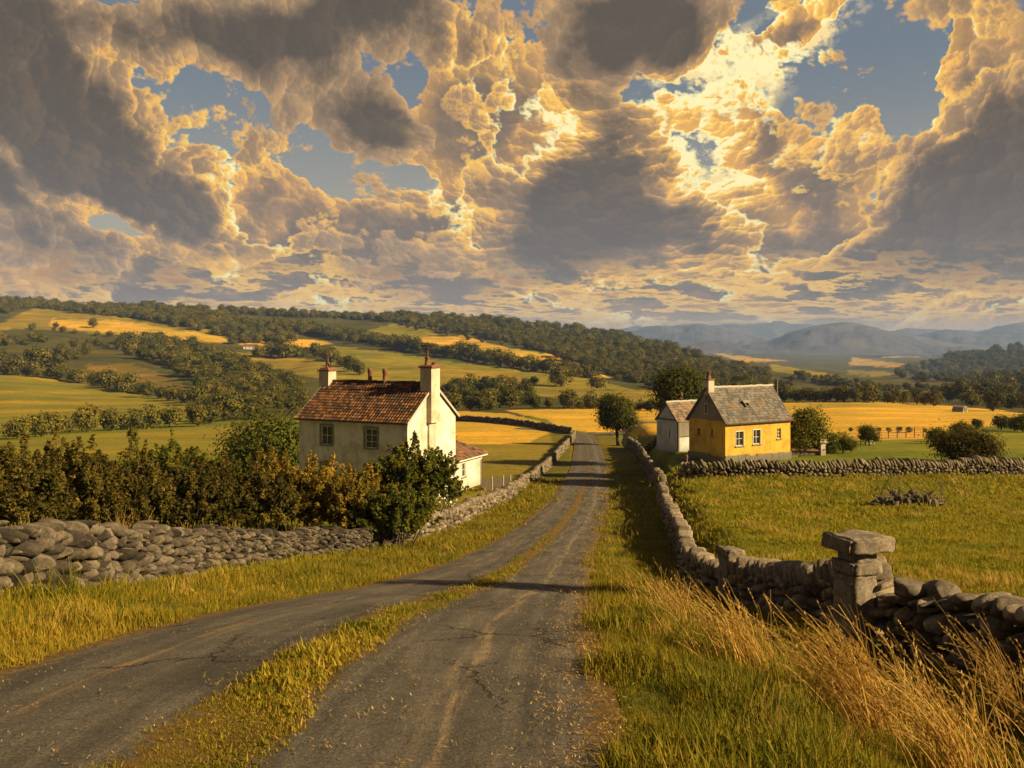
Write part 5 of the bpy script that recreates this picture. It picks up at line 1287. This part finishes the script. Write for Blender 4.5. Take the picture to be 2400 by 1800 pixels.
#near_tree('shade_tree', 9.0, 2.3, 2.2, 6.4, 1.2, 'small tree beside the camera outside the picture, shading the near road', 91, 240, .22, trunk=.12, lobes=6)
# ------------------------------------------------------------------ grass
def tuft(seed, n, h, spread, width, lean, curl=.5, seg=3):
    """a tuft of blades (unit metres)"""
    r = np.random.default_rng(seed); mb = MB()
    for i in range(n):
        a, q = r.random() * 6.28, math.sqrt(r.random()) * spread; b = np.array((q * math.cos(a), q * math.sin(a), -.02)); L = h * r.uniform(.45, 1.15)
        d = r.random() * 6.28; out = np.array((math.cos(d), math.sin(d), 0)) * r.uniform(.1, 1) * curl + np.array((lean, 0, 0)); sd = np.array((-math.sin(d + r.normal() * .6), math.cos(d), 0)); P_ = []
        for k in range(seg + 1):
            t = k / seg; p = b + np.array((0, 0, L * (t - .22 * t * t * np.linalg.norm(out)))) + out * L * t * t; w = width * (1 - t ** 1.6) * .5 + .0004
            P_ += [p - sd * w, p + sd * w]
        mb.add(P_, [[2 * k, 2 * k + 1, 2 * k + 3, 2 * k + 2] for k in range(seg)], np.clip(r.normal(.5, .2), 0, 1))
    return mb
def scatter(name, n, region, h, protos, seed, y_rng, u_rng=(-1300, 3700), lo=.7, hi=1.4, kind='stuff', zf=None):
    r = np.random.default_rng(seed); y = np.exp(r.uniform(math.log(y_rng[0]), math.log(y_rng[1]), n)); u = r.uniform(*u_rng, n); x = (u - HU) / F * y
    k = region(x, y, r); x, y = x[k], y[k]; z = (zf or ground)(x, y); m = len(x)
    s = r.uniform(lo, hi, m) * np.clip(1 + 1.5 * fbm(x / .8 + 7, y / .8, 3), .35, 2.2) * (1 + np.clip((y - 14) / 60, 0, 1.0)); sz = np.stack([s * (1 + np.clip((y - 12) / 26, 0, 2.2)), s * (1 + np.clip((y - 12) / 26, 0, 2.2)), s], 1)
    rot = np.stack([r.normal(size=m) * .12, r.normal(size=m) * .12, r.random(m) * 6.28], 1)
    o = make_points(name, np.stack([x, y, z], 1), sz, rot, r.integers(0, len(protos), m), kind); instance_on(o, protos); return o
def road_z(x, y):
    k = (x - road_r(y)) / ROADW + .5
    return ground(road_r(y) - ROADW / 2, y, False) + .20 + .035 + .05 * (1 - 4 * k * k) + fbm(x / 1.1, y / 1.1, 3) * .018
def side_of(x, y): return x - road_r(y)
def rg_left(x, y, r): s = side_of(x, y) + ROADW; return (s < -.02 - .1 * r.random(len(x)) + .10) & (s > -np.where(y < 10, 6.5, 4.4))
def rg_right(x, y, r):
    s = side_of(x, y); return (s > -.10 + .1 * r.random(len(x))) & (s < wall_side(y) + .1)
def rg_field(x, y, r):
    s = side_of(x, y); return s > wall_side(y) + .35
def rg_median(x, y, r):
    s = side_of(x, y) + ROADW / 2; w = .26 * (1 + .9 * fbm(x * 0 + 3, y / 2.1, 2)) * np.interp(y, [4, 30, 60, 120], [1.15, .8, .55, .4]); d = s + .15 * fbm(x * 0, y / 3, 2); return (np.abs(d) < w) & (r.random(len(x)) < .25 + .75 * (1 - np.abs(d) / np.maximum(w, .01)) )
def rg_leftfield(x, y, r): s = side_of(x, y) + ROADW; return (s < -4.2) & (x > -34)
GV = [tuft(1, 40, .075, .13, .008, .05).build('grass_tuft', M_GRASS, data_only=True), tuft(2, 36, .105, .12, .008, -.08).build('grass_tuft', M_GRASS, data_only=True), tuft(3, 44, .05, .15, .008, .0, .8).build('grass_tuft', M_GRASS, data_only=True),
      tuft(4, 30, .14, .11, .007, -.15, .6).build('grass_tuft', M_GRASS, data_only=True)]
GF = [tuft(11, 34, .06, .16, .010, .05).build('field_tuft', M_GRASS_FIELD, data_only=True), tuft(12, 34, .085, .15, .010, -.1).build('field_tuft', M_GRASS_FIELD, data_only=True), tuft(13, 30, .05, .17, .009, .0, .8).build('field_tuft', M_GRASS_FIELD, data_only=True)]
GM = [tuft(21, 36, .03, .12, .007, 0, .9).build('low_tuft', M_GRASS, data_only=True), tuft(22, 32, .05, .10, .008, 0, .8).build('low_tuft', M_GRASS, data_only=True), tuft(23, 36, .022, .13, .007, 0, 1.1).build('low_tuft', M_GRASS, data_only=True)]
GD = [tuft(31, 22, .28, .10, .006, -.22, .35, 4).build('dry_tuft', M_DRY, data_only=True), tuft(32, 18, .22, .12, .006, -.15, .4, 4).build('dry_tuft', M_DRY, data_only=True)]
DENS = 1.0
scatter('verge_grass', int(80000 * DENS), rg_left, .2, GV, 1, (4.2, 85))
scatter('verge_grass', int(76000 * DENS), rg_right, .2, GV, 2, (3.6, 115))
scatter('field_grass', int(78000 * DENS), rg_field, .2, GF, 3, (4.5, 66), (1400, 3700))
scatter('field_grass', int(34000 * DENS), rg_leftfield, .2, GF, 6, (4.2, 75), (-1400, 1200))
scatter('road_grass', int(90000 * DENS), rg_median, .1, GM, 4, (3.8, 120), (-300, 1500), zf=road_z)
def rg_patch(f, t): return lambda x, y, r: f(x, y, r) & (fbm(x / 1.6 + 9, y / 2.2, 3) > t)
scatter('dry_grass', int(3500 * DENS), rg_patch(rg_left, .30), .2, GD, 7, (4.5, 60), lo=.5, hi=.95)
scatter('dry_grass', int(4500 * DENS), rg_patch(rg_right, .28), .2, GD, 8, (4.5, 90), lo=.5, hi=.95)
scatter('dry_grass', int(7000 * DENS), rg_patch(rg_field, .26), .2, GD, 9, (9, 60), (1450, 2900), lo=.45, hi=.95)
# straw and fallen leaves on the road, thickest along its edges and beside the middle strip
def straw(seed):
    r = np.random.default_rng(seed); mb = MB(); n = 5
    for i in range(n):
        a = r.random() * 6.28; c = np.array((r.normal() * .05, r.normal() * .05, .006)); l, w = r.uniform(.006, .02), r.uniform(.0015, .004); d = np.array((math.cos(a), math.sin(a), r.normal() * .15)); s = np.array((-math.sin(a), math.cos(a), r.normal() * .2))
        mb.add([c - d * l, c - s * w, c + d * l + (0, 0, .008), c + s * w], [[0, 1, 2, 3]], r.random())
    return mb.build('straw_piece', M_LITTER, data_only=True)
ST = [straw(i) for i in range(5)]
def scatter_road(name, n, seed):
    r = np.random.default_rng(seed); y = np.exp(r.uniform(math.log(3.6), math.log(70), n)); q = r.random(n)
    lat = np.where(q < .34, -ROADW + np.abs(r.normal(size=n)) * .28, np.where(q < .70, -np.abs(r.normal(size=n)) * .30, np.where(q < .86, -ROADW / 2 + r.normal(size=n) * .45, -ROADW * r.random(n))))
    x = road_r(y) + lat; k = (lat / ROADW + .5)
    z = ground(road_r(y) - ROADW / 2, y, False) + .20 + .035 + .05 * (1 - 4 * k * k) + fbm(x / 1.1, y / 1.1, 3) * .018 + .004
    s = r.uniform(.6, 1.5, n) * (1 + np.clip((y - 8) / 25, 0, 2)); o = make_points(name, np.stack([x, y, z], 1), np.stack([s, s, s], 1), np.stack([s * 0, s * 0, r.random(n) * 6.28], 1), r.integers(0, len(ST), n), 'stuff'); instance_on(o, ST)
scatter_road('fallen_straw', int(4200 * DENS), 12)

# --- the long dry grass in the right foreground and tufts along the boulder wall
def long_clump(x, y, n, h, lean, label, seed, spread=.3, group=None, rise=1.0):
    r = np.random.default_rng(seed); e = MB(); seeds = MB()
    for i in range(n):
        a, q = r.random() * 6.28, abs(r.normal()) * spread; b = np.array((q * math.cos(a), q * math.sin(a) * .7, -.03)); L = h * r.uniform(.45, 1.12)
        ln = np.array(lean) * r.uniform(.35, 1.35) + r.normal(size=2) * .16; dr = r.uniform(.05, .32); w = r.uniform(.0028, .0055); P_ = []; pp = []
        sd = np.array((r.normal(), r.normal(), .2)); sd -= np.array((*ln, 0)) * .2; sd /= np.linalg.norm(sd)
        for k in range(8):
            t = k / 7; p = b + np.array((ln[0] * L * t ** 1.5, ln[1] * L * t ** 1.5, L * rise * (t - dr * t ** 3))); pp.append(p); ww = w * (1 - .55 * t); P_ += [p - sd * ww, p + sd * ww]
        e.add(P_, [[2 * k, 2 * k + 1, 2 * k + 3, 2 * k + 2] for k in range(7)], np.clip(r.normal(.5, .22), 0, 1))
        if r.random() < .5:
            m = r.integers(6, 13)
            for j in range(m):
                t = .70 + .30 * j / m; k = min(int(t * 7), 6); p = pp[k] + (pp[k + 1] - pp[k]) * (t * 7 - k); d = (pp[-1] - pp[-3]) / np.linalg.norm(pp[-1] - pp[-3]) + r.normal(size=3) * .38; l = .026 * r.uniform(.6, 1.4); s = np.cross(d, (0, 1, .3)); s = s / np.linalg.norm(s) * .0055
                seeds.add([p, p + d * l * .5 + s, p + d * l, p + d * l * .5 - s], [[0, 1, 2, 3]], np.clip(r.normal(.75, .15), 0, 1))
    o = empty('dry_grass_clump', (x, y, gz(x, y)), 0, label, 'grass clump', group); e.build('blade', M_DRY, o)
    if seeds.n: seeds.build('seed_leaves', M_DRY, o)
    return o
LG = 'clumps of long dry grass in the right foreground'
for i, (x, y, n, h, ln, sp, lb) in enumerate((
    (2.7, 6.4, 360, 1.0, (-.5, .1), .30, 'largest clump of long golden grass leaning left in front of the pillar'),
    (2.1, 7.6, 170, .8, (-.45, .15), .26, 'golden grass clump behind the largest one toward the curving wall'),
    (2.75, 5.2, 220, .85, (-.45, .0), .24, 'dense golden clump at the bottom edge right of the largest clump'),
    (4.1, 6.9, 110, 1.1, (-.5, -.1), .20, 'tall seeding grass clump leaning over the wall at the right edge'),
    (3.75, 5.5, 100, .9, (-.5, .1), .22, 'seeding grass in the bottom right corner'),
    (2.0, 9.8, 100, .7, (-.4, .1), .28, 'golden grass clump on the verge left of the pillar'),
    (2.3, 13.0, 70, .7, (-.42, .1), .34, 'thin golden clump below the upright stone post'),
    (3.2, 16.5, 50, .8, (-.4, .0), .4, 'wispy dry grass along the bend of the curving wall'))):
    long_clump(x, y, n, h, ln, lb, 300 + i, sp, LG)
for i, (x, y, n, h, lb) in enumerate(((-8.2, 14.6, 70, .8, 'dry tuft behind the leftmost boulders of the boulder wall'), (-8.45, 18.6, 110, 1.15, 'tallest dry tuft rising behind the boulder wall'), (-8.5, 22.3, 70, .85, 'dry tuft behind the middle of the boulder wall'), (-8.2, 25.0, 70, .8, 'dry tuft to the right of the middle of the boulder wall'), (-7.3, 29.0, 60, .75, 'dry tuft behind the small stones near the right end of the boulder wall'))):
    o = long_clump(x, y, n, h, (0, 0), lb, 330 + i, .24, 'dry tufts behind the boulder wall'); o.location.z += .5
for i, (u, y, n, lb) in enumerate(((130, 11.2, 90, 'leafy green clump on the verge under the big boulders'), (530, 16.5, 90, 'leafy green clump on the verge below the middle of the boulder wall'), (700, 21, 80, 'leafy golden clump on the verge near the small stones of the boulder wall'))):
    r = np.random.default_rng(400 + i); mb = tuft(400 + i, n, .62, .34, .016, 0, .6, 4); x = su(u, y); o = empty('grass_clump', (x, y, gz(x, y)), 0, lb, 'grass clump'); mb.build('blade', M_GRASS, o)
